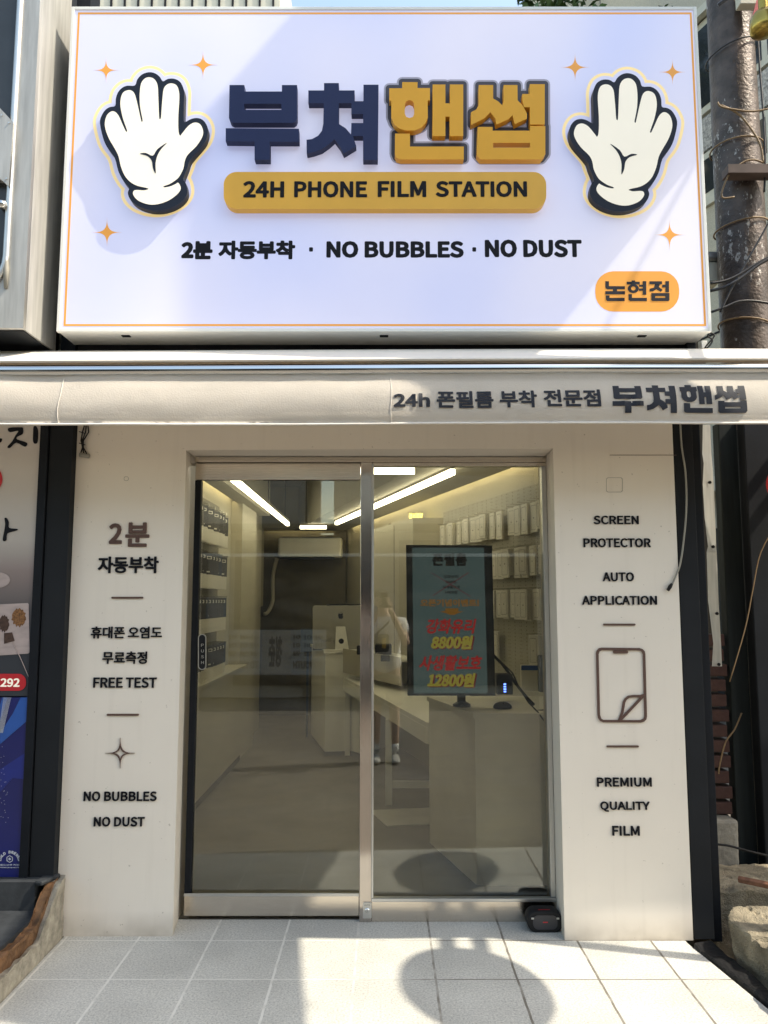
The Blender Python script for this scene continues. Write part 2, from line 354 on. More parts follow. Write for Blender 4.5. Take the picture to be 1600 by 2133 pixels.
def stroke(name, loops, w, Y, depth, mat, parent):
    """thick closed outline laid on the plane y = Y (pixel loops)"""
    segs = []
    for lp in loops:
        W = [at(q[0], q[1], Y) for q in lp]; segs += [((W[i].x, W[i].z), (W[(i + 1) % len(W)].x, W[(i + 1) % len(W)].z)) for i in range(len(W))]
    V, F = fatten(segs, w, Y, Y + depth); me = bpy.data.meshes.new(name); me.from_pydata(V, [], F); me.update()
    return link_mesh(name, me, mat, parent)
def text(name, body, boxpx, Y, depth, mat, parent, weight=.018, shear=0, flip=False, world_box=None, M4=None):
    me = text_mesh(body, 0)
    if not len(me.vertices): return None
    bw = weight * (.62 if body[0] < '\u2000' else .52)
    if bw > 0:
        zf = max(v.co.z for v in me.vertices); ec = {}
        for f in me.polygons:
            if all(me.vertices[i].co.z > zf - 1e-5 for i in f.vertices):
                for e in f.edge_keys: ec[tuple(sorted(e))] = ec.get(tuple(sorted(e)), 0) + 1
        # front cap edges that are outline edges (side faces do not count: they have back verts)
        segs = [(me.vertices[a].co[:2], me.vertices[b].co[:2]) for (a, b), n in ec.items() if n == 1]
        V, F = fatten(segs, bw, 0, .2)
        n0 = len(me.vertices); V0 = [tuple(v.co) for v in me.vertices]; F0 = [tuple(f.vertices) for f in me.polygons]
        V0 += [(x, z, zf - .0 - y) for x, y, z in V]; F0 += [tuple(i + n0 for i in f) for f in F]
        me.clear_geometry(); me.from_pydata(V0, [], F0)
        # capsule fronts sit a hair behind the cap so nothing is coplanar
        for v in me.vertices[n0:]:
            if v.co.z > 0: v.co.z -= .002 + 0.02 * ((v.index // 24) % 50) / 50
    vs = me.vertices
    x0 = min(v.co.x for v in vs); x1 = max(v.co.x for v in vs); y0 = min(v.co.y for v in vs); y1 = max(v.co.y for v in vs)
    if world_box: X0, X1, Z0, Z1 = world_box
    else:
        u0, v0, u1, v1 = boxpx; vm = (v0 + v1) / 2; um = (u0 + u1) / 2
        X0, X1, Z0, Z1 = at(u0, vm, Y).x, at(u1, vm, Y).x, at(um, v1, Y).z, at(um, v0, Y).z
    H = Z1 - Z0
    for v in vs:
        fx = (v.co.x - x0) / (x1 - x0); fy = (v.co.y - y0) / (y1 - y0)
        if flip: fx = 1 - fx
        X = X0 + fx * (X1 - X0 - abs(shear) * H) + shear * H * fy
        v.co = Vector((X, Y + depth * (.5 - v.co.z / .2), Z0 + fy * H))
    if M4 is not None: me.transform(M4)
    me.update(); return link_mesh(name, me, mat, parent)
def rrect(x0, y0, x1, y1, r, n=6):
    out = []
    for cx, cy, a0 in ((x1 - r, y0 + r, -90), (x1 - r, y1 - r, 0), (x0 + r, y1 - r, 90), (x0 + r, y0 + r, 180)):
        for k in range(n + 1):
            a = R(a0 + 90 * k / n); out.append((cx + r * math.cos(a), cy + r * math.sin(a)))
    return out
def star4(cx, cy, r, r2=None, k=.16):
    r2 = r2 or r; out = []
    for q in range(4):
        a0 = math.pi / 2 * q
        for i in range(12):
            t = i / 12; a = a0 + math.pi / 2 * t
            # concave astroid-like side
            c, s = math.cos(a), math.sin(a); e = 4.7
            out.append((cx + r * math.copysign(abs(c) ** e, c), cy + r2 * math.copysign(abs(s) ** e, s)))
    return out
def from_crop(pts, ox, oy, sc): return [(ox + x / sc, oy + y / sc) for x, y in pts]

# ---------------------------------------------------------------- setting: street, tiled landing
bm = B(); bmesh.ops.create_grid(bm, x_segments=1, y_segments=1, size=400); bmesh.ops.translate(bm, vec=(0, 0, -.125), verts=bm.verts)
tag(obj('street_ground', bm, 'asphalt'), 'grey asphalt of the narrow street in front of the shop', kind='structure')
bm = B(); prism(bm, [(-1.435, .0), (-1.435, -.925), (1.46, -1.12), (1.335, -.26), (1.335, .0)], -.14, 0.0)
tag(obj('tiled_pavement', bm, 'floor_tile'), 'speckled square paving tiles in front of the shop door', kind='structure')
bm = B(); prism(bm, [(-1.7, -.93), (-1.7, -.985), (2.2, -1.24), (2.2, -1.18)], -.14, -.012)
tag(obj('pavement_kerb', bm, 'concrete'), 'thin concrete kerb along the tile edge', kind='structure')

# ---------------------------------------------------------------- our shop building
YP = -.19; YPR = -.232
shop = thing('shop_building', (0, 1, 0), 'cream fronted phone film shop with glass doors under the canvas awning', 'shop building')
DX0, DX1, DZ = -.949, .802, 2.215           # opening
bm = B()   # plastered front: pillars and lintel
prism(bm, [(-1.475, YP), (DX0, YP), (-.975, .02), (-.975, .2), (-1.475, .2)], 0, 2.62)
o = obj('left_pillar', bm, 'wall_paint', shop)
for v in o.data.vertices:      # broken lower outer corner
    if v.co.x < -.2 and v.co.z < .01: pass
bm = B(); prism(bm, [(DX1, YPR), (1.372, YPR), (1.372, .2), (.815, .2), (.815, .02)], -.0, 2.62)
obj('right_pillar', bm, 'wall_paint', shop)
bm = B(); prism(bm, [(DX0, YP), (DX1, YPR), (DX1, 0), (DX0, 0)], DZ, 2.62)
obj('lintel', bm, 'wall_paint', shop)
# hairline joint + little cracks/marks
bm = B(); a = at(1270, 948, YPR); b_ = at(1409, 948, YPR); bx(bm, a.x, b_.x, YPR - .0012, YPR + .001, a.z - .0012, a.z + .0012)
obj('joint_line', bm, 'brown_letter', shop)
for cx, cy, w in ((263, 997, 5), (1280, 1010, 17)):
    lp = rrect(cx - w, cy - w * .9, cx + w, cy + w * .9, w * .25 if w > 8 else w * .8)
    inn = rrect(cx - w + .7, cy - w * .9 + .7, cx + w - .7, cy + w * .9 - .7, w * .25 if w > 8 else w * .7)
    shape('pencil_mark', [lp, inn], (YP if cx < 800 else YPR) - .0015, .001, 'pack_print', shop)
# roof, sides, upper wall behind sign
bm = B(); bx(bm, -1.5, 1.5, -.16, 0, 2.62, 4.36); obj('upper_wall', bm, 'charcoal_panel', shop)
bm = B(); prism(bm, [(-1.9, 0), (1.6, 0), (-.2, 7.1), (-1.9, 7.1)], 4.30, 4.38); obj('roof', bm, 'concrete', shop)
# interior shell (right wall is askew: x = 1.395 - .28 y)
RW = lambda y: 1.395 - .28 * y
bm = B(); prism(bm, [(-1.9, .03), (1.42, .03), (RW(6.8), 6.8), (-1.9, 6.8)], -.06, -.004); obj('inner_floor', bm, 'inner_floor', shop)
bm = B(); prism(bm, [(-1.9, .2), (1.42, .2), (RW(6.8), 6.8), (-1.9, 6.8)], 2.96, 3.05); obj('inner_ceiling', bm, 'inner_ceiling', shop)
bm = B(); prism(bm, [(RW(.19), .19), (RW(.19) + .2, .19), (RW(6.8) + .2, 6.8), (RW(6.8), 6.8)], -.05, 2.96); obj('inner_right_wall', bm, 'inner_wall', shop)
bm = B(); bx(bm, -1.75, -1.49, .2, 5.7, -.05, 2.96); obj('inner_left_wall', bm, 'inner_wall', shop)
bm = B(); bx(bm, -1.49, -1.38, 3.75, 4.6, -.05, 2.46); obj('wall_pier', bm, 'inner_wall', shop)
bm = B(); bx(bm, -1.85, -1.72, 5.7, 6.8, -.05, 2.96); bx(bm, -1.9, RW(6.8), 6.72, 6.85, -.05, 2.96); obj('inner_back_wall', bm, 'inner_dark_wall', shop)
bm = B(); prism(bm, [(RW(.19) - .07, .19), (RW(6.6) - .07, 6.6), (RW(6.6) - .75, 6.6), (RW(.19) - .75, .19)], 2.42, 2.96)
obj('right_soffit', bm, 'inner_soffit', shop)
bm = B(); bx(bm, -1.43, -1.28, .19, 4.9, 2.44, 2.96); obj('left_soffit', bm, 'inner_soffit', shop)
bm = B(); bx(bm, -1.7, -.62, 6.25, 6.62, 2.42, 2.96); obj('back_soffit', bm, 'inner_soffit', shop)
bm = B()
prism(bm, [(RW(.4) - .012, .4), (RW(6.4) - .012, 6.4), (RW(6.4) - .05, 6.4), (RW(.4) - .05, .4)], 2.50, 2.515)
bx(bm, -1.475, -1.445, .4, 3.7, 2.52, 2.535); bx(bm, -1.6, -.7, 6.66, 6.69, 2.5, 2.515)
obj('cove_light_strip', bm, 'cove_glow', shop)
# door reveal trim, top sill
bm = B(); bx(bm, -.975, .812, -.005, .1, DZ - .03, DZ + .3); obj('door_header_trim', bm, 'wall_paint', shop)

# ---- raised lettering on the pillars (parts of the wall)
def T(b, px, Y, mat='ink_black', w=.022, d=.006, par=shop): return text('lettering', b, px, Y, d, mat, par, w)
YL, YR_ = YP - .0065, YPR - .0065
T('2', (227, 1090, 254, 1133), YL, 'brown_letter', .02); T('분', (261, 1088, 311, 1139), YL, 'brown_letter', .02)
T('자동부착', (204, 1159, 330, 1194), YL, w=.02)
T('휴대폰 오염도', (189, 1305, 337, 1330), YL, w=.015); T('무료측정', (213, 1357, 306, 1383), YL, w=.015)
T('FREE TEST', (194, 1411, 326, 1433), YL, w=.015); T('NO BUBBLES', (174, 1649, 326, 1669), YL, w=.015); T('NO DUST', (195, 1702, 301, 1722), YL, w=.015)
for s, px in (('SCREEN', (1237, 1074, 1331, 1092)), ('PROTECTOR', (1216, 1121, 1356, 1140)), ('AUTO', (1256, 1192, 1321, 1211)), ('APPLICATION', (1213, 1241, 1369, 1260)),
              ('PREMIUM', (1244, 1620, 1358, 1639)), ('QUALITY', (1251, 1670, 1354, 1691)), ('FILM', (1276, 1721, 1333, 1741))):
    T(s, px, YR_, w=.015)
for x0, x1, y, Y in ((232, 298, 1245, YL), (222, 289, 1489, YL), (1257, 1324, 1301, YR_), (1264, 1331, 1555, YR_)):
    shape('divider_bar', [rrect(x0, y - 2, x1, y + 2, 1.5, 2)], Y, .006, 'brown_letter', shop)
def ribbon_loop(pts, w):      # closed outline of a stroke of half-width w around open polyline
    L_, R_ = [], []
    for i, p in enumerate(pts):
        a = Vector(pts[max(0, i - 1)]); b = Vector(pts[min(len(pts) - 1, i + 1)]); d = (b - a).normalized(); n = Vector((-d.y, d.x))
        L_.append(Vector(p) + n * w); R_.append(Vector(p) - n * w)
    return L_ + R_[::-1]
def star_outline(cx, cy, rx, ry, w):
    o = star4(cx, cy, rx, ry); i = star4(cx, cy, rx * .66, ry * .66); return [o, i]
shape('star_symbol', star_outline(250, 1569, 31, 32, 3), YL, .006, 'brown_letter', shop)
# phone pictogram
c7 = lambda pts: from_crop(pts, 1220, 1330, 10.667)
outer = c7([(235, 330), (250, 270), (300, 215), (360, 203), (1200, 212), (1270, 235), (1315, 285), (1328, 340), (1365, 1740), (1350, 1800), (1300, 1850), (1230, 1868), (390, 1863), (320, 1830), (280, 1770), (268, 1700)])
inner = c7([(290, 350), (310, 290), (360, 260), (1190, 265), (1245, 290), (1275, 350), (1310, 1730), (1290, 1785), (1220, 1815), (400, 1810), (350, 1780), (322, 1700)])
shape('phone_symbol', [outer, inner], YR_, .006, 'brown_letter', shop)
shape('phone_symbol', [rrect(1220 + 612 / 10.667, 1330 + 270 / 10.667, 1220 + 945 / 10.667, 1330 + 333 / 10.667, 2.4)], YR_ - .0004, .0055, 'brown_letter', shop)
shape('phone_symbol', [ribbon_loop(c7([(745, 1838), (820, 1640), (855, 1420), (890, 1350), (960, 1295), (1050, 1283), (1240, 1280), (1318, 1250)]), 2.5)], YR_ - .0008, .0055, 'brown_letter', shop)
shape('phone_symbol', [ribbon_loop(c7([(760, 1830), (1320, 1240)]), 2.6)], YR_ - .0012, .0055, 'brown_letter', shop)

# ---------------------------------------------------------------- glass doors
door = thing('glass_door', (-.5, .0, 0), 'left tinted glass sliding door with steel rails and a push plate', 'glass door')
YD = -.012
def fb(name, u0, v0, u1, v1, Y, d, mat, par, bev=.002):
    a = at(u0, v1, Y); b = at(u1, v1, Y); t = at(u0, v0, Y)
    return box(name, a.x, b.x, Y, Y + d, a.z, t.z, mat, par, bev)
X0, X1 = -.945, -.118
z = lambda v, Y=0: at(800, v, Y).z
box('top_rail', X0, X1, YD, .03, z(1000), z(966), 'brushed_steel', door, .002)
box('bottom_rail', X0, X1, YD, .03, z(1906), z(1864), 'brushed_steel', door, .002)
box('glazing_bead', X0, X1, YD - .008, YD - .001, z(1864), z(1858), 'aluminium', door, .001)
box('glass_pane', X0 + .02, X1, .004, .012, z(1862), z(1001), 'door_glass', door)
box('side_stile', X0, X0 + .03, YD, .03, z(1863.5), z(1001), 'black_metal', door, .002)
pp = obj('push_plate', lathe(B(), (0, 0, 0), [(.001, 0), (1, 0)], 4), 'black_metal', door) if False else None
shape('push_plate', [rrect(414, 1322, 428, 1394, 7)], YD - .004, .008, 'charcoal_panel', door)
shape('push_plate_rim', [rrect(412.5, 1320.5, 429.5, 1395.5, 8.5), rrect(414.2, 1322.2, 427.8, 1393.8, 6.8)], YD - .006, .01, 'aluminium', door)
for i, ch in enumerate('PUSH'):
    text('push_plate_letter', ch, (419, 1341 + i * 12, 424.5, 1347 + i * 12), YD - .007, .002, 'aluminium', door, .0)
fixed = thing('glass_panel', (.4, .0, 0), 'right tinted fixed glass panel in slim steel frame over a steel kickplate', 'glass panel')
box('bottom_rail', -.059, .811, -.03, .03, -.0, z(1878, -.03), 'brushed_steel', fixed, .002)
box('glazing_bead', -.059, .811, -.036, -.002, z(1878, -.03), z(1871, -.03), 'aluminium', fixed, .0015)
box('glass_pane', -.058, .79, .004, .012, z(1876), z(972), 'door_glass', fixed)
box('side_stile', .788, .811, -.02, .03, z(1871, -.03) + .0005, z(972), 'aluminium', fixed, .002)
box('top_rail', -.059, .811, -.02, .03, z(972), DZ - .031, 'brushed_steel', fixed, .002)
mul = thing('door_post', (-.09, 0, 0), 'upright brushed steel post between the two glass panes', 'door post')
box('post', -.116, -.0595, -.034, .04, 0.0, DZ - .031, 'brushed_steel_upright', mul, .002)
box('post_edge', -.0594, -.050, -.04, -.0205, z(1871, -.04), DZ - .04, 'aluminium', mul, .001)
kp = shape('switch_plate', [rrect(756, 1880, 774, 1913, 1.5)], -.0395, .005, 'aluminium', mul)
obj('key_switch', lathe(B(), tuple(at(765, 1896, -.0395)), [(.011, 0), (.011, -.004), (.008, -.006), (.004, -.006), (.004, -.004), (.001, -.004)], 16, 'y'), 'chrome', kp)
text('plate_text', 'AUTO', (759, 1884, 771, 1887), -.0402, .001, 'ink_grey', mul, .0)
th = box('door_threshold', -.93, .81, .031, .12, -.003, .012, 'brushed_steel', None, .001); tag(th, 'low steel threshold strip under the glass doors', 'threshold')
hd = box('door_head_channel', -.945, .811, -.03, .1, DZ - .03, DZ - .004, 'brushed_steel', None, .001); tag(hd, 'thin steel channel above the glass doors', 'door channel')

# ---------------------------------------------------------------- lightbox sign
YS = -.364; SX, SZ0, SZ1 = 1.52, 2.743, 4.372
sign = thing('lightbox_sign', (0, -.27, SZ0), 'big backlit white sign with two white hands and navy and gold letters', 'lightbox sign')
box('housing', -SX, SX, YS + .003, -.165, SZ0, SZ1, 'white_metal', sign, .004)
box('sign_face', -SX + .012, SX - .012, YS, YS + .0025, SZ0 + .012, SZ1 - .012, 'sign_face', sign)
bm = B()
for a in ((-SX - .003, -SX + .013, SZ0 - .003, SZ1 + .003), (SX - .013, SX + .003, SZ0 - .003, SZ1 + .003)): bx(bm, a[0], a[1], YS - .006, YS + .02, a[2], a[3], .002)
for a in ((SZ0 - .003, SZ0 + .013), (SZ1 - .013, SZ1 + .003)): bx(bm, -SX + .0135, SX - .0135, YS - .006, YS + .02, a[0], a[1], .002)
obj('edge_trim', bm, 'white_metal', sign)
y1 = YS - .0008
def wl_(pts): return pts
shape('border_line', [[(-1.492, 2.768), (1.5, 2.768), (1.5, 4.348), (-1.492, 4.348)], [(-1.4825, 2.7775), (1.4905, 2.7775), (1.4905, 4.3385), (-1.4825, 4.3385)]], y1, .0006, 'sign_orange', sign, px=False)
for cx, cy, r in ((221, 146, 26), (423, 135, 30), (1198, 140, 30), (1401, 150, 27), (223, 484, 31), (1395, 489, 31)):
    shape('star', [star4(cx, cy, r, r)], y1, .0006, 'sign_orange', sign)
for s, px in (('2분', (378, 502, 443, 540)), ('자동부착', (455, 501, 615, 540)), ('NO BUBBLES', (680, 502, 966, 537)), ('NO DUST', (1010, 499, 1212, 536))):
    text('lettering', s, px, y1 - .0005, .001, 'ink_black', sign, .036 if px[0] < 640 else .03)
for cx in (648, 988): shape('dot', [rrect(cx - 4, 515, cx + 4, 524, 2)], y1, .001, 'ink_black', sign)
shape('branch_plate', [rrect(1240, 565, 1415, 649, 38)], y1, .0006, 'sign_orange', sign)
c4 = lambda p: from_crop(p, 1220, 550, 5.714)
RC = lambda x0, y0, x1, y1_: [(x0, y0), (x1, y0), (x1, y1_), (x0, y1_)]
EL = lambda cx, cy, rx, ry: [(cx + rx * math.cos(R(15 * i)), cy + ry * math.sin(R(15 * i))) for i in range(24)]
BL = [[[(235,203),(278,205),(278,262),(468,264),(468,300),(260,300),(240,290),(235,270)]], [RC(325,299,375,323)], [RC(235,322,468,360)], [[(240,372),(285,372),(285,402),(465,402),(465,440),(260,440),(242,425)]],
      [RC(548,195,590,212)], [RC(490,210,645,243)], [EL(568,292,66,53), EL(568,290,27,24)], [RC(680,203,722,365)], [RC(636,246,682,270)], [RC(636,290,682,318)], [[(510,358),(552,358),(552,402),(730,402),(730,440),(530,440),(512,425)]],
      [RC(760,205,910,240)], [[(825,238),(885,238),(872,272),(917,308),(895,330),(842,300),(800,325),(762,325),(762,293),(815,280)]], [RC(950,203,993,335)], [RC(912,245,952,278)], [[(782,345),(998,345),(998,430),(985,440),(795,440),(782,428)], RC(828,380,948,403)]]
for i, lp in enumerate(BL): shape('branch_lettering', [c4(q) for q in lp], y1 - .0010 - (i % 4) * .00025, .0009, 'ink_grey', sign)
# raised pill
yp = YS - .045
shape('slogan_plate', [rrect(466, 358, 1138, 435, 27, 8)], yp, .044, 'gold_plate', sign, bev=.0)
for s, px in (('24H', (507, 377, 592, 411)), ('PHONE', (613, 377, 765, 411)), ('FILM', (787, 377, 888, 410)), ('STATION', (908, 377, 1098, 410))):
    text('slogan_lettering', s, px, yp - .002, .003, 'ink_black', sign, .022)
# shop name
c1 = lambda p: from_crop(p, 450, 150, 4.4444); c2 = lambda p: from_crop(p, 790, 150, 4.4444)
NAVY = [
 [c1([(125,120),(262,120),(262,180),(610,180),(610,120),(750,120),(750,425),(738,455),(715,470),(160,470),(132,455),(120,425)]), c1([(262,293),(605,293),(605,350),(262,350)])],
 [c1([(90,520),(768,525),(768,645),(498,645),(498,812),(357,812),(357,643),(90,640)])],
 [c1([(1000,102),(1137,102),(1137,170),(1283,170),(1283,270),(1365,270),(1365,117),(1505,117),(1498,815),(1362,815),(1362,592),(1268,592),(1298,685),(1183,755),(1150,690),(1098,622),(1050,665),(980,715),(900,742),(840,755),(838,627),(890,620),(945,590),(980,545),(993,480),(997,288),(855,288),(855,170),(1000,170)]),
  c1([(1137,288),(1253,288),(1253,388),(1362,388),(1362,472),(1253,472),(1250,578),(1200,520),(1137,480)])]]
GOLD = [
 [c2([(213,93),(355,93),(355,148),(470,148),(470,262),(450,262),(450,420),(430,470),(390,515),(330,540),(240,540),(180,520),(135,480),(112,420),(112,265),(93,265),(93,150),(213,150)]),
  c2([(237,300),(250,270),(281,258),(312,270),(325,300),(325,385),(312,415),(281,425),(250,415),(237,385)])],
 [c2([(495,115),(613,115),(613,290),(655,290),(655,115),(778,115),(778,592),(652,592),(652,412),(613,412),(613,592),(493,592)])],
 [c2([(147,570),(285,570),(285,690),(783,690),(783,808),(200,808),(160,795),(145,760)])],
 [c2([(922,120),(1055,120),(1055,245),(1100,270),(1140,308),(1152,270),(1152,120),(1280,120),(1282,262),(1330,310),(1368,385),(1368,430),(1255,482),(1235,400),(1190,440),(1085,485),(1075,430),(1030,372),(970,430),(850,490),(850,372),(900,345),(922,300)])],
 [c2([(1395,112),(1533,112),(1533,485),(1395,485),(1395,325),(1340,325),(1325,265),(1325,203),(1395,203)])],
 [c2([(912,508),(1050,508),(1050,543),(1397,543),(1397,500),(1538,500),(1538,760),(1500,808),(940,808),(905,770)]), c2([(1055,655),(1397,655),(1397,700),(1055,700)])]]
yn = YS - .045
for lp in NAVY: shape('name_letter', lp, yn, .04, 'navy_letter', sign, bev=0)
for lp in GOLD:
    shape('name_letter', lp, yn - .004, .04, 'gold_letter', sign)
    stroke('letter_outline_soft', [lp[0]], .026, y1, .0004, 'shadow_print_soft', sign)
    stroke('letter_outline', [lp[0]], .017, y1 - .0012, .0004, 'shadow_print', sign)
# hands
HO = [(112,780),(130,690),(180,610),(240,572),(308,556),(315,470),(340,390),(390,330),(460,298),(560,295),(590,220),(650,155),(740,125),(820,140),(880,185),(920,242),(980,212),(1060,208),(1130,240),(1168,295),(1192,380),(1190,500),(1186,700),(1195,765),(1225,755),(1275,728),(1340,712),(1410,725),(1465,775),(1495,850),(1490,930),(1460,1010),(1400,1090),(1320,1180),(1260,1260),(1235,1340),(1180,1490),(1212,1545),(1232,1640),(1215,1715),(1150,1790),(1040,1855),(900,1893),(750,1890),(620,1850),(540,1800),(490,1740),(470,1670),(485,1605),(420,1530),(350,1400),(300,1220),(200,1080),(150,960)]
HI = [(175,770),(200,680),(250,632),(300,630),(350,680),(400,790),(442,880),(456,886),(460,870),(425,770),(400,690),(375,560),(378,470),(400,400),(440,365),(500,355),(550,390),(580,480),(610,610),(640,745),(651,760),(660,740),(640,640),(625,540),(622,400),(640,270),(690,205),(750,190),(810,215),(850,290),(860,450),(870,700),(884,725),(896,700),(905,570),(915,450),(930,340),(970,285),(1030,268),(1090,290),(1120,350),(1130,450),(1118,650),(1115,800),(1122,900),(1140,940),(1162,915),(1250,810),(1330,770),(1400,795),(1435,880),(1420,960),(1350,1070),(1240,1180),(1200,1260),(1180,1360),(1130,1460),(1080,1510),(1000,1560),(930,1585),(935,1602),(1010,1590),(1080,1560),(1115,1542),(1145,1590),(1140,1640),(1090,1700),(990,1770),(860,1815),(740,1820),(620,1780),(560,1730),(535,1680),(550,1642),(600,1635),(680,1640),(735,1622),(700,1605),(590,1580),(500,1530),(430,1450),(380,1330),(350,1200),(300,1100),(230,980),(185,860)]
HY = [(625,1170),(700,1160),(790,1195),(850,1110),(970,1030),(900,1105),(850,1190),(825,1290),(828,1410),(815,1412),(790,1350),(775,1260),(720,1200)]
for mir in (0, 1):
    g = lambda pts: [((1619 - (190 + p[0] / 6.154)) if mir else (190 + p[0] / 6.154), 130 + p[1] / 6.154 + 2 * mir) for p in catmull(pts, 3)]
    h = shape('hand_emblem', [g(HO)], YS - .042, .041, 'hand_edge', sign)
    h['label'] = 'right white hand with black edge, thumb to the left' if mir else 'left white hand with black edge, thumb to the right'
    shape('palm', [g(HI)], YS - .0435, .0012, 'hand_white', h); shape('palm_crease', [g(HY)], YS - .0448, .0012, 'hand_edge', h)
    stroke('halo', [g(HO)], .034, y1, .0004, 'halo_yellow', sign)
    stroke('halo_core', [g(HO)], .019, y1 - .0012, .0004, 'sign_face', sign)
# underside details
for x in (-1.22, 0, 1.22):
    box('drain_vent', x - .02, x + .02, YS + .05, YS + .075, SZ0 - .004, SZ0 - .0005, 'black_metal', sign, .001)
rail = box('sign_rail', -1.49, 1.39, -.21, -.10, 2.655, 2.69, 'aluminium_worn', None, .002); tag(rail, 'long aluminium angle rail below the lightbox sign', 'rail')
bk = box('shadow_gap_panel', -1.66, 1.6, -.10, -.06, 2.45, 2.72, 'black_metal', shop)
cb = obj('sign_wire', tube(B(), catmull([(-1.3, -.14, 2.60), (-.4, -.14, 2.597), (.38, -.14, 2.605), (.9, -.14, 2.60), (1.4, -.13, 2.612)], 6, False), .006), 'pvc_cable'); tag(cb, 'thin black wire running below the sign rail', 'wire')

# ---------------------------------------------------------------- awning
aw = thing('folding_awning', (0, -.45, 2.3), 'rolled in cream canvas awning with silver front rail and printed valance', 'awning')
YV = -.634
def val_off(x, t):
    q_ = max(0, min(1, (t - .14) / .62)); w = -.052 * (1 - (1 - q_) ** 2) + (.008 * ((t - .76) / .24) ** 2 if t > .76 else 0)
    w += .006 * noise.noise(Vector((x * 3.1, t * 1.3, 2))) + .0022 * noise.noise(Vector((x * 11 + t * 3, t * 4, 7))) + .010 * t * noise.noise(Vector((x * 1.4, 0, 5))) - .006 * math.sin(t * math.pi) * noise.noise(Vector((x * .8, 3, 1)))
    for sx_, sz_ in ((-.98, .5), (.12, .45), (1.05, .6)):     # small puckers
        d2 = ((x - sx_) / .05) ** 2 + ((t - sz_) / .1) ** 2; w -= .006 * math.exp(-d2) * math.sin((x - sx_) * 90)
    return w
def bar_prof(name, prof, mat):
    bm = B(); n = 13; rings = []
    for i in range(n):
        x = -2.6 + 6.4 * i / (n - 1); sag = .012 * math.sin(x * .9 + .4)
        rings.append([bm.verts.new((x, p[0], p[1] + sag * .5)) for p in prof])
    for A, Bq in zip(rings, rings[1:]):
        for k in range(len(prof)): bm.faces.new((A[k], A[(k + 1) % len(prof)], Bq[(k + 1) % len(prof)], Bq[k]))
    bm.faces.new(rings[0]); bm.faces.new(rings[-1][::-1]); return obj(name, bm, mat, aw)
zt = at(800, 746, -.62).z; zb = at(800, 778, -.65).z
bar_prof('rolled_canvas', [(-.60, zt), (-.630, zt - .003), (-.638, zt - .012), (-.634, zt - .019), (-.60, zt - .02), (-.3, zt + .11), (-.3, zt + .14)], 'fabric_canvas')
zr = at(800, 757, -.65).z
bar_prof('front_rail', [(-.627 - .022 * math.cos(a) , (zr + zb) / 2 + (zr - zb) / 2 * math.sin(a)) for a in [2 * math.pi * k / 16 for k in range(16)]], 'chrome')
zv1 = zb + .012; zv0 = at(800, 882, YV - .05).z
bm = B(); NX, NZ = 180, 14; G = []
for j in range(NZ + 1):
    row = []
    for i in range(NX + 1):
        x = -2.6 + 6.4 * i / NX; t = j / NZ; zz = zv1 + (zv0 - zv1) * t
        w = val_off(x, t)
        row.append(bm.verts.new((x, YV + w, zz + .004 * math.sin(x * 1.7))))
    G.append(row)
for j in range(NZ):
    for i in range(NX): bm.faces.new((G[j][i], G[j][i + 1], G[j + 1][i + 1], G[j + 1][i]))
bmesh.ops.solidify(bm, geom=bm.faces[:], thickness=.0018)
VAL = obj('valance', bm, 'fabric_canvas', aw, smooth=True)
bm = B(); tube(bm, [(x / 20 * 2.6 - .0, YV + val_off(x / 20 * 2.6, 1) - .001, zv0 + .004 * math.sin(x / 20 * 2.6 * 1.7)) for x in range(-20, 30)], .005, 6)
obj('hem', bm, 'fabric_canvas', VAL, smooth=True)
for xx in (-1.365, .03):
    bm = B(); tube(bm, [(xx + .002 * math.sin(t_ * 5), YV + val_off(xx, t_ / 8) - .0018, zv1 + (zv0 - zv1) * t_ / 8) for t_ in range(1, 9)], .0012, 5); obj('seam', bm, 'fabric_canvas', VAL)
def valance_text(o):        # lay the print onto the waving cloth
    if o is None: return
    wo = WO[o]; q = bmesh.new(); q.from_mesh(o.data); bmesh.ops.triangulate(q, faces=q.faces)
    for _ in range(3):
        es = [e for e in q.edges if e.calc_length() > .014]
        if es: bmesh.ops.subdivide_edges(q, edges=es, cuts=1)
        bmesh.ops.triangulate(q, faces=[f for f in q.faces if len(f.verts) > 3])
    q.to_mesh(o.data); q.free()
    for v in o.data.vertices:
        p = v.co + wo; t = (p.z - zv1) / (zv0 - zv1); x = p.x
        w = val_off(x, t)
        v.co.y += w + .058 - .003
for s, px in (('24h', (820, 817, 896, 847)), ('폰필름', (910, 811, 1029, 849)), ('부착', (1042, 810, 1120, 848)), ('전문점', (1134, 808, 1253, 846))):
    valance_text(text('valance_lettering', s, px, YV - .059, .0008, 'ink_grey', VAL, .022))
mapn = lambda p: (1277 + (p[0] - 470) / (1136 - 470) * 281, 797 + (p[1] - 171) / (341 - 171) * 66)
for lp in NAVY + GOLD: valance_text(shape('valance_lettering', [[mapn(q) for q in l] for l in lp], YV - .059, .0006, 'ink_grey', VAL))
box('roller_case', -2.55, 3.75, -.30, -.165, 2.47, 2.60, 'black_metal', aw, .01)
for x in (-2.2, 3.4):
    bm = B(); tube(bm, [(x, -.2, 2.5), (x + (.7 if x < 0 else -.7), -.42, 2.46), (x, -.6, 2.47)], .018, 8); obj('folding_arm', bm, 'aluminium', aw)

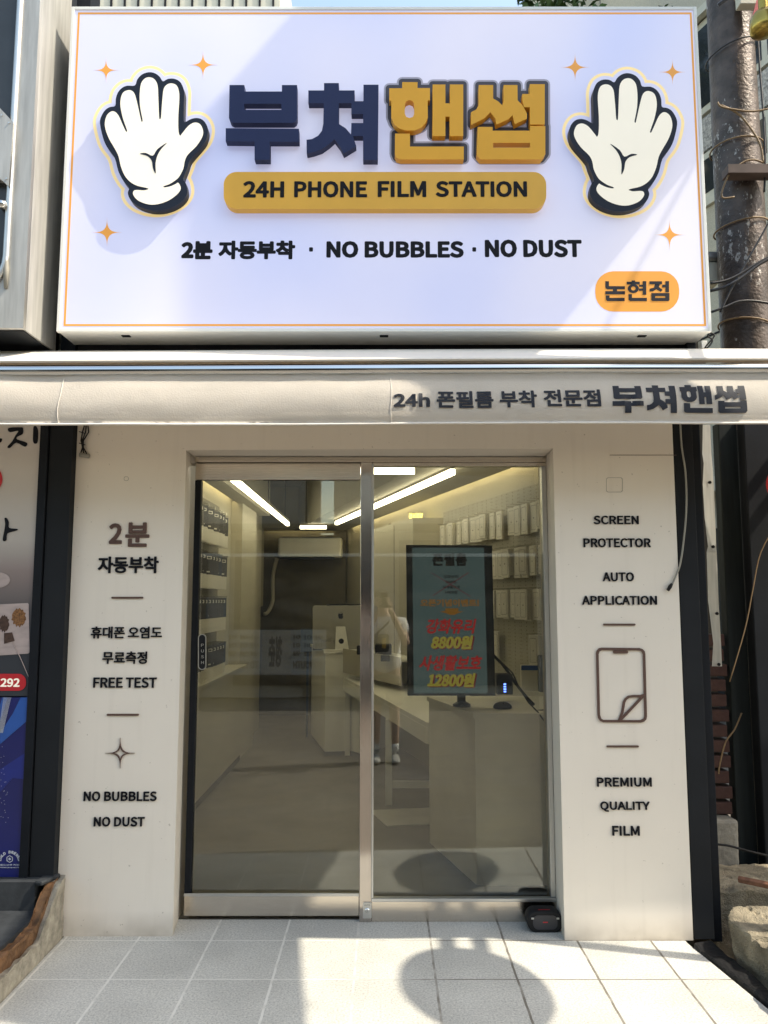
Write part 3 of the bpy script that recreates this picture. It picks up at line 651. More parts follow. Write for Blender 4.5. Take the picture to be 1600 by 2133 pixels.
# ---------------------------------------------------------------- left neighbour
nb = thing('cafe_building', (-2.6, 0, 0), 'dark panelled cafe building on the left edge with posters below', 'building')
bm = B(); bx(bm, -6.5, -1.9, .0, 6, -.12, 5.2); obj('wall', bm, 'charcoal_panel', nb)
bm = B(); bx(bm, -1.585, -1.478, -.235, .0, .22, 2.62); obj('corner_column', bm, 'charcoal_panel', nb)
bm = B(); bx(bm, -1.625, -1.5855, -.20, .0, .2, 2.62); obj('pale_edge_strip', bm, 'black_metal', nb)
bm = B(); tube(bm, [(-1.605, -.215, .22), (-1.603, -.212, 1.0), (-1.606, -.215, 1.8), (-1.604, -.213, 2.6)], .009, 8); obj('edge_strip', bm, 'cable_grey', nb, smooth=True)
for zz in (1.02, 1.14, .88): box('hinge', -1.618, -1.592, -.232, -.205, zz, zz + .09, 'rubber_black', nb, .006)
# platform (step)
bm = B()
prism(bm, [(-3.4, -1.02), (-1.50, -.955), (-1.50, -.26), (-1.478, -.236), (-3.4, -.236)], -.13, .15); obj('entrance_step', bm, 'dark_stone', nb)
bm = B(); prism(bm, [(-3.4, -.30), (-1.53, -.30), (-1.53, -.2355), (-3.4, -.2355)], .1505, .27); obj('wall_base', bm, 'dark_stone', nb)
def rough_block(name, pts, z0, z1, amp, mat, parent, seg=.022, seedv=0, topfn=None, chip=0):
    """lumpy broken masonry: a wall running along a plan path with thickness"""
    bm = B(); prism(bm, pts, z0, z1); bmesh.ops.recalc_face_normals(bm, faces=bm.faces); me = bpy.data.meshes.new('t'); bm.to_mesh(me); bm.free()
    o = bpy.data.objects.new('t', me); COL.objects.link(o); md = o.modifiers.new('r', 'REMESH'); md.mode = 'VOXEL'; md.voxel_size = min(seg, .012)
    dg = bpy.context.evaluated_depsgraph_get(); dg.update(); m2 = bpy.data.meshes.new_from_object(o.evaluated_get(dg)); bpy.data.objects.remove(o)
    sv = Vector((seedv, seedv * .37, 0))
    for v in m2.vertices:
        c = v.co; n = noise.noise_vector(c * 9 + sv) * amp + noise.noise_vector(c * 28 + sv) * amp * .45 + noise.noise_vector(c * 75 + sv) * amp * .22
        if chip:
            k_ = noise.voronoi(c * 5.5 + sv)[0]; n += (noise.noise_vector(c * 3.2 + sv)) * chip
            if k_[1] - k_[0] < .06: n -= Vector((0, 0, 1)) * chip * .35 * (1 - (k_[1] - k_[0]) / .06)     # cracks
        v.co = c + n
        if topfn: topfn(v)
    return link_mesh(name, m2, mat, parent) if not parent else link_mesh(name, m2, mat, parent)
def slope(v):
    if v.co.z > .1: v.co.z = min(v.co.z, .16 + .17 * max(0, min(1, (v.co.y + .42) / .2)) * (1 if v.co.y > -.42 else 0)) - .02 * noise.noise(v.co * 9)
rough_block('broken_plaster', [(-1.485, -.93), (-1.442, -.925), (-1.436, -.20), (-1.49, -.20)], -.02, .31, .006, 'plaster_broken', nb, seedv=1, seg=.010,
            topfn=lambda v: setattr(v.co, 'z', min(v.co.z, .075 + .19 * max(0, min(1, (v.co.y + .46) / .22)) + .02 * noise.noise(v.co * 20))))
rough_block('brown_undercoat', [(-1.505, -.94), (-1.472, -.935), (-1.465, -.21), (-1.50, -.21)], .0, .34, .009, 'rust_plaster', nb, seedv=5,
            topfn=lambda v: setattr(v.co, 'z', min(v.co.z, .130 + .13 * max(0, min(1, (v.co.y + .42) / .16)) + .015 * noise.noise(v.co * 25))))
rough_block('broken_slab_edge', [(-1.53, -.31), (-1.485, -.33), (-1.452, -.20), (-1.49, -.19), (-1.53, -.236)], .255, .278, .006, 'dark_stone', nb, seedv=9)
# big box sign above
cs = thing('cafe_box_sign', (-2.5, -.35, 2.7), 'deep dark box sign with worn silver rounded frame left of the white sign', 'box sign')
bm = B(); bx(bm, -4.4, -1.602, -.50, -.18, 2.70, 5.6, .003); obj('case', bm, 'aluminium_worn', cs)
bm = B(); bx(bm, -4.39, -1.61, -.505, -.19, 2.694, 2.6985); obj('underside', bm, 'charcoal_panel', cs)
op = rrect(-4.28, 2.83, -1.688, 4.62, .20, 8)
shape('front_frame', [[(-4.4, 2.70), (-1.602, 2.70), (-1.602, 5.6), (-4.4, 5.6)], op], -.53, .029, 'aluminium_worn', cs, px=False)
bm = B(); tube(bm, [(x, -.532, z_) for x, z_ in rrect(-4.275, 2.835, -1.692, 4.615, .20, 8)], .016, 8, closed=True); obj('frame_bead', bm, 'aluminium', cs, smooth=True)
bm = B(); bx(bm, -4.25, -1.71, -.515, -.5015, 2.85, 4.6); obj('dark_panel', bm, 'opposite_dark', cs)
pa = at(0, 225, -.56); pb = at(27, 385, -.56)
o = shape('cover_plate', [[(0 - 60, 300), (0, 225), (28, 255), (18, 388), (0, 372), (-60, 372)]], -.56, .04, 'aluminium_worn', cs)
for q in ((4, 240), (19, 256), (14, 372)): obj('screw', lathe(B(), tuple(at(q[0], q[1], -.562)), [(.004, 0), (.004, -.003)], 8, 'y'), 'aluminium', o)
bm = B(); c = at(3, 424, -.56); lathe(bm, (c.x, c.y + .05, c.z), [(.02, 0), (.02, -.05), (.012, -.06), (.001, -.062)], 12, 'y'); obj('socket', bm, 'chrome', cs, smooth=True)
bm = B(); pts = [at(u, v, -.535) for u, v in ((26, 270), (24, 330), (20, 400), (18, 450), (14, 520), (13, 560), (12, 600))]
tube(bm, pts, [.006, .008, .006, .012, .007, .014, .008], 6); obj('sealant_smear', bm, 'cable_grey', cs, smooth=True)
# black strip put in for the dark of the gap between the box sign and the lightbox
bm = B(); bx(bm, -1.598, -1.528, -.13, .0, 2.45, 5.0); obj('gap_filler', bm, 'black_metal', nb)
# posters
po = thing('cafe_poster', (-1.9, -.2, 1.1), 'tall cafe poster with black brush lettering, cakes and a white plate', 'poster')
YO = -.236
def PB(u0, v0, u1, v1): a = at(u0, v1, YO); b = at(u1, v0, YO); return a.x, b.x, a.z, b.z
PXR = at(100, 900, YO).x
m = M('poster_print', (.4, .37, .33), .35, var=.03); N, L, p = nodes_of(m)
g = N.new('ShaderNodeNewGeometry'); sx_ = N.new('ShaderNodeSeparateXYZ'); L.new(g.outputs['Position'], sx_.inputs[0])
mr = N.new('ShaderNodeMapRange'); L.new(sx_.outputs[2], mr.inputs[0]); mr.inputs[1].default_value = 1.30; mr.inputs[2].default_value = 2.1
rp = N.new('ShaderNodeValToRGB'); L.new(mr.outputs[0], rp.inputs[0]); e = rp.color_ramp.elements
e[0].position = 0; e[0].color = (.035, .04, .05, 1); e[1].position = 1; e[1].color = (.62, .57, .52, 1)
k = e.new(.18); k.color = (.085, .08, .085, 1); k = e.new(.42); k.color = (.28, .225, .21, 1); k = e.new(.6); k.color = (.5, .46, .42, 1)
L.new(rp.outputs[0], p.inputs['Base Color'])
zA = at(50, 1450, YO).z; zT = at(50, 870, YO).z
bm = B(); bx(bm, -3.1, PXR, YO + .002, -.2005, zA, 2.45); obj('print', bm, 'poster_print', po)
cp = lambda pts: from_crop(pts, 0, 880, 3.557)
def brush(pts): return shape('lettering', [cp(catmull(pts, 3))], YO - .001, .001, 'ink_black', po)
brush([(58, 52), (75, 38), (160, 35), (172, 50), (168, 85), (130, 105), (128, 125), (200, 150), (185, 180), (120, 150), (75, 188), (55, 180), (90, 140), (115, 95), (135, 62), (75, 72)])
brush([(250, 30), (268, 28), (283, 60), (280, 140), (262, 158), (245, 140), (245, 70)])
brush([(-20, 125), (0, 118), (16, 122), (8, 145), (-20, 150)])
brush([(33, 710), (50, 708), (66, 740), (68, 780), (128, 788), (125, 800), (70, 815), (52, 830), (48, 870), (30, 880), (20, 865), (32, 800), (38, 750)])
shape('red_dot', [[(x, y) for x, y in cp([(-62 + 80 * math.cos(a), 420 + 95 * math.sin(a)) for a in [R(12 * i) for i in range(30)]])]], YO - .001, .001, 'red_plastic', po)
M('plate_photo', (.44, .36, .34), .4, var=.15, scale=12, stretch=(1, 1, 3)); M('cake_photo', (.06, .03, .02), .5, var=.5, scale=60); M('nut_photo', (.20, .09, .03), .5, var=.7, scale=120)
shape('cup_picture', [cp([(-20 + 95 * math.cos(a), 1167 + 58 * math.sin(a)) for a in [R(12 * i) for i in range(30)]])], YO - .001, .001, 'plate_photo', po)
shape('plate_picture', [cp([(-60, 1350), (205, 1338), (212, 1345), (220, 1700), (210, 1712), (-60, 1730)])], YO - .001, .001, 'plate_photo', po)
rb = lambda cx, cy, rx, ry, n=26: [(cx + rx * (1 + .14 * math.sin(i * 2.7)) * math.cos(2 * math.pi * i / n), cy + ry * (1 + .14 * math.cos(i * 3.1)) * math.sin(2 * math.pi * i / n)) for i in range(n)]
shape('dessert_picture', [cp(rb(140, 1445, 52, 66))], YO - .0022, .001, 'nut_photo', po)
shape('dessert_picture', [cp(rb(30, 1490, 38, 60))], YO - .0022, .001, 'cake_photo', po)
shape('dessert_picture', [cp([(30, 1560), (90, 1555), (108, 1618), (30, 1640)])], YO - .0034, .001, 'cake_photo', po)
bm = B(); tube(bm, [at(q[0], q[1], YO - .003) for q in cp([(95, 1630), (150, 1740), (210, 1880), (262, 2000)])], .0016, 5); obj('stick_picture', bm, 'plate_photo', po)
shape('number_badge', [rrect(-60, 880 + 1862 / 3.557, 193 / 3.557, 880 + 1988 / 3.557, 16)], YO - .001, .001, 'red_plastic', po)
text('badge_lettering', '292', (1, 1413, 41, 1431), YO - .0026, .001, 'hand_white', po, .02)
p2 = thing('cold_brew_poster', (-1.9, -.2, .3), 'blue swirling cold brew poster below the cake poster', 'poster')
c8 = lambda pts: from_crop(pts, 0, 1440, 3.807)
zB = at(50, 1862, YO).z; zM = at(50, 1451, YO).z - .003; PX2 = at(74, 1460, YO).x
bm = B(); bx(bm, -3.0, PX2, YO + .001, -.2005, zB, zM - .001, .0)
m = M('blue_print', (.01, .015, .12), .3, var=.2, scale=3); obj('print', bm, 'blue_print', p2)
M('blue_light', (.025, .10, .38), .3, var=.15); M('blue_mid', (.012, .025, .20), .3, var=.2); M('print_white', (.55, .58, .65), .5)
shape('light_streak', [c8([(165, 48), (278, 48), (272, 185), (150, 290), (0, 420), (0, 330), (100, 180)])], YO - .001, .0008, 'blue_light', p2)
shape('light_streak', [c8([(20, 48), (60, 48), (0, 250), (0, 110)])], YO - .001, .0008, 'blue_light', p2)
shape('light_streak', [c8([(0, 620), (258, 450), (236, 700), (100, 690), (0, 800)])], YO - .001, .0008, 'blue_mid', p2)
for i in range(9): shape('thin_line', [c8([(30 + i * 7, 48), (32 + i * 7, 48), (-10 + i * 4, 330), (-12 + i * 4, 330)])], YO - .0022, .0005, 'print_white', p2)
random.seed(3)
for i in range(26):
    x, y = random.gauss(20, 18), random.uniform(430, 1040); x = max(-5, x + (y - 430) * .04)
    shape('speck', [c8([(x, y), (x + 4, y), (x + 4, y + 4), (x, y + 4)])], YO - .0022, .0005, 'print_white', p2)
for i, ch in enumerate('COLD BREWED'):
    if ch == ' ': continue
    a = R(-172 + i * 16.4); cx, cy = 77 + 66 * math.cos(a), 1335 + 60 * math.sin(a)
    mt = text('badge_lettering', ch, (cx / 3.807 - 2.4, 1440 + cy / 3.807 - 3, cx / 3.807 + 2.4, 1440 + cy / 3.807 + 3), YO - .0025, .0006, 'print_white', p2, .03)
    mt.rotation_euler = (0, a + R(90), 0)
shape('flower_badge', [c8([(77 + 28 * math.cos(R(60 * i + 30)), 1330 + 30 * math.sin(R(60 * i + 30))) for i in range(6)]), c8([(77 + 22 * math.cos(R(60 * i + 30)), 1330 + 24 * math.sin(R(60 * i + 30))) for i in range(6)])], YO - .0025, .0006, 'print_white', p2)
shape('flower_badge', [c8([(77 + (15 if i % 2 else 6) * math.cos(R(30 * i)), 1330 + (15 if i % 2 else 6) * math.sin(R(30 * i))) for i in range(12)])], YO - .0025, .0006, 'print_white', p2)
text('badge_lettering', 'PREMIUM QUALITY', (0, 1806, 40, 1808.6), YO - .0025, .0006, 'print_white', p2, .01)
text('badge_lettering', '콜드브루 커피', (0, 1800, 40, 1803.5), YO - .0025, .0006, 'print_white', p2, .01)
fr = box('poster_frame', PX2 + .004, -1.63, -.245, -.2, zB - .03, 2.45, 'black_metal', None, .002); tag(fr, 'upright black frame strip right of the cafe posters', 'frame strip')

# cable bundle at the upper left of the pillar
cbn = thing('cable_bundle', tuple(at(175, 950, YP - .01)), 'black cables with a pale connector tied at the pillar top left', 'cables')
bm = B()
for d in (0, 4, 8):
    tube(bm, [at(u + d * .6, v, YP - .012 - d * .001) for u, v in ((178, 880), (172 + d, 900), (169, 918), (172 - d * .4, 932), (168 + d, 945), (176, 952))], .0035, 6)
obj('cable', bm, 'rubber_black', cbn, smooth=True)
bm = B(); tube(bm, [at(166, 947, YP - .015), at(186, 950, YP - .015)], .011, 8); obj('connector', bm, 'cable_grey', cbn, smooth=True)
for v in (901, 925): bm = B(); tube(bm, [at(165, v - 2, YP - .02), at(172, v, YP - .024), at(178, v + 2, YP - .02)], .002, 6); obj('cable_tie', bm, 'rubber_black', cbn)
# ---------------------------------------------------------------- right side
col = thing('steel_column', (1.46, -.2, 0), 'black steel column beside the right pillar', 'column')
box('column_face', 1.378, 1.47, -.225, -.05, 0.0, 2.62, 'charcoal_panel', col, .003)
box('column_flange', 1.471, 1.515, -.20, -.05, -.02, 4.3, 'black_metal', col, .003)
M('panel_bluegrey', (.05, .07, .10), .5)
wc = obj('hanging_cable', tube(B(), [at(u, v, -.24) for u, v in catmull([(1417, 880), (1420, 930), (1428, 985), (1430, 1050), (1426, 1110), (1418, 1170), (1408, 1200), (1398, 1222)], 4, False)], .0045, 8), 'cable_grey', smooth=True); tag(wc, 'grey cable hanging loosely down the black column', 'cable')
pl = obj('plug', tube(B(), [at(1400, 1216, -.245), at(1396, 1222, -.245), at(1391, 1230, -.245)], [.006, .009, .007], 8), 'rubber_black', wc, smooth=True)
# beige channel strip with bolt holes
ch = thing('metal_channel', tuple(at(1490, 1385, .02)), 'bent beige metal channel strip with bolt holes beside the black column', 'metal strip')
bm = B()
def strip(bm, L_, R_, Yp, Yd):
    va = [bm.verts.new(at(u, v, Yp)) for u, v in L_]; vb = [bm.verts.new(at(u, v, Yd)) for u, v in R_]
    for i in range(len(L_) - 1): bm.faces.new((va[i], vb[i], vb[i + 1], va[i + 1]))
strip(bm, [(1464, 885), (1463, 945), (1466, 965), (1464, 1010), (1468, 1080), (1475, 1138), (1472, 1150), (1475, 1250), (1486, 1340), (1483, 1388)],
      [(1480, 885), (1482, 945), (1484, 965), (1487, 1010), (1490, 1080), (1492, 1138), (1493, 1150), (1497, 1250), (1502, 1340), (1504, 1388)], -.02, .04)
bmesh.ops.solidify(bm, geom=bm.faces[:], thickness=.004); obj('strip', bm, 'aluminium_worn', ch)
for u, v in ((1478, 1005), (1485, 1139), (1493, 1278), (1497, 1384)): obj('bolt_hole', lathe(B(), tuple(at(u, v, .005)), [(.008, 0), (.008, -.006), (.005, -.006), (.004, -.002), (.001, -.002)], 12, 'y'), 'rubber_black', ch)
# utility pole
pole = thing('utility_pole', (2.47, 1.3, -.12), 'thick weathered metal utility pole with peeling flakes and wires', 'utility pole')
bm = B(); pr = [(.19, 0)] + [(.185 - .003 * i, .5 * i) for i in range(1, 18)]; lathe(bm, (2.47, 1.3, -.12), pr, 40); obj('pole_shaft', bm, 'pole_metal', pole, smooth=True)
for zz, tl in ((5.35, .05), (4.63, 0), (3.35, -.03), (4.05, .02)):
    bm = B(); tube(bm, [(2.47 + .175 * math.cos(R(a)), 1.3 + .175 * math.sin(R(a)), zz + tl * math.cos(R(a))) for a in range(0, 360, 15)], .006, 6, closed=True); obj('wire_band', bm, 'pvc_cable' if zz > 5 else 'cable_tan', pole, smooth=True)
M('rust_bracket', (.12, .085, .075), .7, var=.3)
bm = B(); a = at(1515, 347, 1.05); b_ = at(1640, 350, 1.05); bx(bm, a.x, b_.x, 1.04, 1.14, a.z - .05, a.z + .01, .003); bx(bm, a.x, b_.x, 1.035, 1.04, a.z - .05, a.z + .01); obj('cross_bracket', bm, 'rust_bracket', pole)
wires = [([(1495, 213), (1502, 222), (1530, 228), (1570, 232), (1620, 222)], 'cable_tan', .009, 'tan cable wrapped round the pole and running right', 1.08),
         ([(1500, 218), (1535, 235), (1560, 262), (1583, 300), (1590, 340)], 'cable_tan', .010, 'tan cable slanting down across the pole', 1.09),
         ([(1588, 338), (1570, 333), (1548, 338), (1520, 362), (1505, 395), (1506, 412), (1530, 410)], 'cable_tan', .009, 'tan cable looped on the pole by the bracket', 1.07),
         ([(1480, 590), (1510, 585), (1540, 572), (1575, 550), (1620, 525)], 'pvc_cable', .012, 'upper black cable sweeping from the sign across the pole', .9),
         ([(1480, 606), (1515, 596), (1550, 575), (1580, 552), (1620, 530)], 'pvc_cable', .014, 'thick grey cable sweeping from the sign across the pole', .85),
         ([(1482, 650), (1510, 640), (1540, 628), (1580, 628), (1640, 640)], 'pvc_cable', .012, 'lower black cable crossing the pole', .95),
         ([(1500, 650), (1530, 590), (1570, 520), (1620, 430)], 'pvc_cable', .009, 'thin black wire slanting up across the pole', .92),
         ([(1578, 70), (1583, 150), (1590, 240), (1594, 330), (1592, 400)], 'pvc_cable', .010, 'black wire running down beside the pole top', 1.1),
         ([(1488, 1758), (1520, 1762), (1560, 1773), (1640, 1792)], 'rubber_black', .008, 'black wire stretched low from the column to the right', .1),
         ([(1620, 1090), (1585, 1150), (1568, 1230), (1552, 1310), (1520, 1420)], 'cable_tan', .004, 'brown wire slanting down in front of the pole base', .15),
         ([(1545, 1485), (1530, 1520), (1512, 1545), (1500, 1590), (1497, 1612)], 'cable_tan', .006, 'brown twig-like cable bending down by the bricks', .3)]
for pts, mt, r, lb, Yw in wires:
    o = obj('wire', tube(B(), [at(u, v, Yw) for u, v in catmull(pts, 4, False)], r * .7, 7), mt, smooth=True); tag(o, lb, 'wire')
# bracket with pennant and lamp at top right
sp_ = thing('pole_lamp', tuple(at(1592, 20, .8)), 'small brass lamp beside the pole top', 'lamp')
c = at(1592, 48, .8); obj('lamp_body', lathe(B(), (c.x, c.y, c.z - .06), [(.02, .14), (.06, .13), (.085, .09), (.09, .03), (.085, 0), (.05, -.02), (.005, -.03)], 20), 'brass', sp_, smooth=True)
obj('lamp_cap', lathe(B(), (c.x, c.y, c.z + .08), [(.03, 0), (.03, .08), (.01, .3)], 12), 'brass', sp_)
pn = shape('pennant', [[(1584, -30), (1640, -30), (1602, 20), (1560, 63)]], .9, .003, 'pink_flag', None); tag(pn, 'red triangular pennant hanging at the pole top', 'pennant')
jb = box('junction_plate', at(1537, 0, 1.08).x, at(1590, 0, 1.08).x, 1.05, 1.12, at(1550, 14, 1.08).z, at(1550, 14, 1.08).z + .25, 'frame_cream', None, .004); tag(jb, 'beige metal plate fixed near the pole top', 'plate')
jx = box('junction_box', at(1459, 735, -.1).x, at(1471, 735, -.1).x, -.12, -.08, at(1465, 728, -.1).z, at(1465, 712, -.1).z, 'white_metal', None, .002); tag(jx, 'small white junction box under the sign corner', 'junction box')
tw = obj('tangled_wires', tube(B(), [at(u, v, -.14) for u, v in catmull([(1460, 745), (1466, 730), (1478, 720), (1484, 708), (1474, 700), (1480, 694), (1488, 700), (1470, 722), (1462, 740)], 5, False)], .004, 6), 'rubber_black', smooth=True); tag(tw, 'tangled black wires beside the small white box', 'wires')
# dark pipes / posts right of the pillar
def upright(name, u0, u1, vref, Y, z0, z1, mat, label, cat, par=None):
    a = at(u0, vref, Y).x; b = at(u1, vref, Y).x
    o = box(name, a, b, Y, Y + .08, z0, z1, mat, par, .006)
    if label: tag(o, label, cat)
    return o
M('post_green', (.014, .018, .018), .7, spec=.2, var=.3, scale=5, stretch=(8, 8, .5))
upright('square_post', 1496, 1535, 890, .30, -.12, 2.46, 'post_green', 'dark square steel post right of the beige channel', 'post')
upright('narrow_post', 1537, 1545, 890, .36, -.12, 2.44, 'charcoal_panel', 'narrow dark post behind the square post', 'post')
upright('side_shutter_post', 1549, 1640, 890, .22, -.12, 2.48, 'black_metal', 'wide black steel post at the right edge', 'post')
M('pale_post', (.36, .34, .26), .7, var=.2, scale=6, stretch=(4, 4, .5))
o = upright('pale_post', 1559, 1571, 1600, .34, .1, 1.35, 'pale_post', 'pale yellowish post between the dark posts', 'post')
rd = obj('red_disc', lathe(B(), tuple(at(1636, 1010, .1)), [(.10, 0), (.10, -.02), (.09, -.025), (.001, -.025)], 32, 'y'), 'red_plastic'); tag(rd, 'red round sign edge at the right margin', 'disc')
# low wall pieces: brick stack and stone
for i in range(12):
    zz = .40 + i * .078; dx = .008 * math.sin(i * 2.3)
    o = box('brick', 1.63 + dx, 1.80 + dx, .30, .42, zz, zz + .062, 'brick', None, .006); tag(o, ('topmost', 'second highest', 'third highest', 'fourth highest', 'fifth highest', 'sixth highest', 'sixth lowest', 'fifth lowest', 'fourth lowest', 'third lowest', 'second lowest', 'lowest')[11 - i] + ' dark red brick in the stack beside the black column', 'brick', 'bricks stacked beside the black column')
cw = rough_block('concrete_stub', [(1.61, .22), (1.79, .22), (1.80, .40), (1.61, .40)], -.1, .395, .006, 'concrete', None, seg=.05, seedv=3); tag(cw, 'grey concrete block under the brick stack', 'concrete block')
def stone_top(v):
    v.co.z -= .05 * max(0, (-.45 - v.co.y)) * 3 - .012 * noise.noise(v.co * 8)
M('rough_stone', (.25, .215, .15), .95, var=.45, scale=9, bump=1.0, bscale=160)
rs = rough_block('rough_stone', [(1.60, -1.25), (1.56, -.95), (1.51, -.6), (1.49, -.40), (1.56, -.30), (2.6, -.28), (2.6, -1.2)], -.13, .165, .012, 'rough_stone', None, seg=.012, seedv=11, topfn=None, chip=.05); tag(rs, 'large rough sandstone block at the lower right corner', 'stone block')
rs2 = rough_block('rubble_stone', [(1.50, -.17), (2.4, -.16), (2.4, .2), (1.50, .2)], -.12, .19, .012, 'rough_stone', None, seg=.05, seedv=21); tag(rs2, 'flat rubble stone behind the large sandstone block', 'stone')
bm = B(); tube(bm, [(1.62, -.16, .235), (1.72, -.28, .245), (1.90, -.5, .25), (2.1, -.7, .25)], .016, 6); o = obj('rusty_angle', bm, 'rust'); tag(o, 'rusty angle iron lying on the rubble', 'angle iron')
bm = B(); tube(bm, [at(1534, 1862, -.05), at(1541, 1856, -.05), at(1548, 1863, -.05)], [.008, .014, .006], 8); o = obj('crumpled_paper', bm, 'hand_white', smooth=True); tag(o, 'small crumpled pale scrap on the rubble', 'scrap')
gk = rough_block('black_sealant', [(1.345, -.30), (1.43, -.26), (1.475, -.60), (1.47, -.95), (1.43, -.80), (1.385, -.55)], -.1, .018, .008, 'rubber_black', None, seg=.02, seedv=31); tag(gk, 'lumpy black tar strip between the tiles and the stone', 'tar strip')
# black bluetooth speaker on the ground
spk = thing('portable_speaker', (1.0, -.1, 0), 'black oval portable speaker on the tiles by the right pillar', 'speaker')
a = at(1101, 1940, -.13).x; b_ = at(1168, 1940, -.13).x
prof = rrect(a, .004, b_, .085, .034, 6)
o = shape('body', [prof], -.145, .07, 'rubber_black', spk, px=False, bev=.006)
shape('grille', [rrect(a + .018, .014, b_ - .018, .075, .024, 6)], -.153, .004, 'pvc_cable', spk, px=False)
box('brand_plate', (a + b_) / 2 - .011, (a + b_) / 2 + .011, -.155, -.1525, .044, .048, 'red_plastic', spk); box('light_strip', (a + b_) / 2 - .026, (a + b_) / 2 + .026, -.13, -.128, .0895, .0925, 'red_plastic', spk)
for x in (a + .016, b_ - .016): box('corner_stud', x - .006, x + .006, -.1545, -.152, .058, .066, 'aluminium_worn', spk, .001)

# ---------------------------------------------------------------- background beyond the sign
bb = thing('back_building', (5, 6, -.12), 'beige plastered building with framed windows behind the utility pole', 'building')
d = Vector((-.36, 1, 0)).normalized(); nrm = Vector((-1, -.36, 0)).normalized(); P0 = Vector((4.5, 7.1, -.12))
MW = Matrix(((d.x, -nrm.x, 0, P0.x), (d.y, -nrm.y, 0, P0.y), (0, 0, 1, P0.z), (0, 0, 0, 1)))   # local x along wall, y into building
def wbox(name, x0, x1, y0, y1, z0, z1, mat, par=bb, bev=0): return box(name, x0, x1, y0, y1, z0, z1, mat, par, bev, MW)
bands = [(0, 3.2), (6.55, 7.3), (10.05, 14)]
wbox('wall', -6, 8, .12, 5, -.1, 14, 'plaster_beige')
wbox('wall_band', -6, 8, .0, .119, 3.2, 7.25, 'plaster_beige'); wbox('wall_band', -6, 8, .0, .119, 10.1, 14, 'plaster_beige')
M('glitter_brick', (.42, .40, .37), .5, var=.6, scale=30, bump=.5, bscale=40)
wbox('ledge', -6, 8, -.12, -.001, 3.1, 3.3, 'frame_cream'); wbox('ledge', -6, 8, -.05, -.001, 7.18, 7.28, 'frame_cream'); wbox('ledge', -6, 8, -.10, -.001, 10.02, 10.14, 'frame_cream')
wbox('spandrel', -6, 8, .02, .118, 8.05, 8.55, 'glitter_brick'); wbox('wall_joint', -6, 8, -.006, -.001, 5.3, 5.33, 'charcoal_panel')
for i in range(8):
    x0 = -5.4 + i * 1.6
    for z0_, z1_ in ((7.3, 8.0), (8.6, 10.0)):
        w = wbox('window', x0, x0 + 1.5, .01, .11, z0_, z1_, 'frame_cream')
        wbox('pane', x0 + .1, x0 + .7, .004, .009, z0_ + .1, z1_ - .1, 'window_dark', w); wbox('pane', x0 + .8, x0 + 1.4, .004, .009, z0_ + .1, z1_ - .1, 'window_dark', w)
wbox('door_opening', -2, 3, -.01, .0, .1, 2.6, 'window_dark')
ca = thing('vent_hood', tuple(at(1486, 560, 1.5)), 'grey metal vent hood beside the sign edge', 'vent hood')
bm = B(); c = at(1484, 540, 1.5); bx(bm, c.x - .1, c.x + .08, 1.4, 1.6, c.z - .05, c.z + .02, .02); obj('hood', bm, 'aluminium', ca)
bm = B(); bx(bm, c.x - .08, c.x + .02, 1.42, 1.58, c.z - .20, c.z - .051, .01); obj('hood_body', bm, 'frame_cream', ca)
# small things just above the sign
tb = thing('corrugated_building', (-4, 8, -.12), 'cream corrugated building behind the sign top at left', 'building')
bm = B(); bx(bm, -9, at(583, 5, 8).x, 8, 12, -.1, 12.4); obj('wall', bm, 'frame_cream', tb)
bm = B()
for i in range(34): x = at(583, 5, 8).x - .12 - i * .22; bx(bm, x, x + .03, 7.97, 7.999, 6, 12.4)
obj('ribs', bm, 'charcoal_panel', tb)
ub = thing('far_house', (4, 9, -.12), 'pale grey house behind the sign top at right', 'house')
bm = B(); bx(bm, at(1190, 5, 9).x, at(1475, 5, 9).x, 9, 12, -.1, 13.5); obj('wall', bm, 'plaster_beige', ub)
bm = B()
for i in range(7): x = at(1200, 5, 9).x + i * .42; bx(bm, x, x + .02, 8.98, 8.999, 8, 13.5)
obj('wall_joint', bm, 'charcoal_panel', ub)
tr = thing('tree', (2.6, 7.6, -.12), 'leafy green tree top just visible over the sign', 'tree')
bm = B(); tube(bm, [(2.6, 7.6, -.12), (2.65, 7.6, 4), (2.55, 7.65, 7.5), (2.7, 7.6, 10)], [.16, .13, .1, .04], 10); obj('trunk', bm, 'trunk', tr, smooth=True)
def leaves(c, rad, n, s):
    bm = B()
    for i in range(n):
        v = Vector((random.gauss(0, 1), random.gauss(0, 1), random.gauss(0, 1))).normalized() * random.random() ** .5
        p = Vector((c[0] + v.x * rad[0], c[1] + v.y * rad[1], c[2] + v.z * rad[2]))
        if noise.noise(p * 2.2) < -.12: continue
        a = Vector((random.gauss(0, 1), random.gauss(0, 1), random.gauss(0, 1))).normalized() * s; b = a.orthogonal().normalized() * s * .45
        b.rotate(Matrix.Rotation(random.random() * 6, 3, a.normalized()))
        bm.faces.new([bm.verts.new(p + a), bm.verts.new(p + b), bm.verts.new(p - a), bm.verts.new(p - b)])
    return bm
obj('crown', leaves((2.72, 7.6, 9.6), (.95, .7, 1.75), 5000, .09), 'leaf', tr)
tr2 = thing('small_tree', (4.05, 6.4, -.12), 'thin green branches over the sign right corner', 'tree')
bm = B(); tube(bm, [(4.2, 6.4, -.12), (4.15, 6.4, 9.0)], [.08, .03], 8); obj('trunk', bm, 'trunk', tr2)
obj('crown', leaves((4.0, 6.4, 9.55), (.3, .3, .45), 500, .05), 'leaf', tr2)

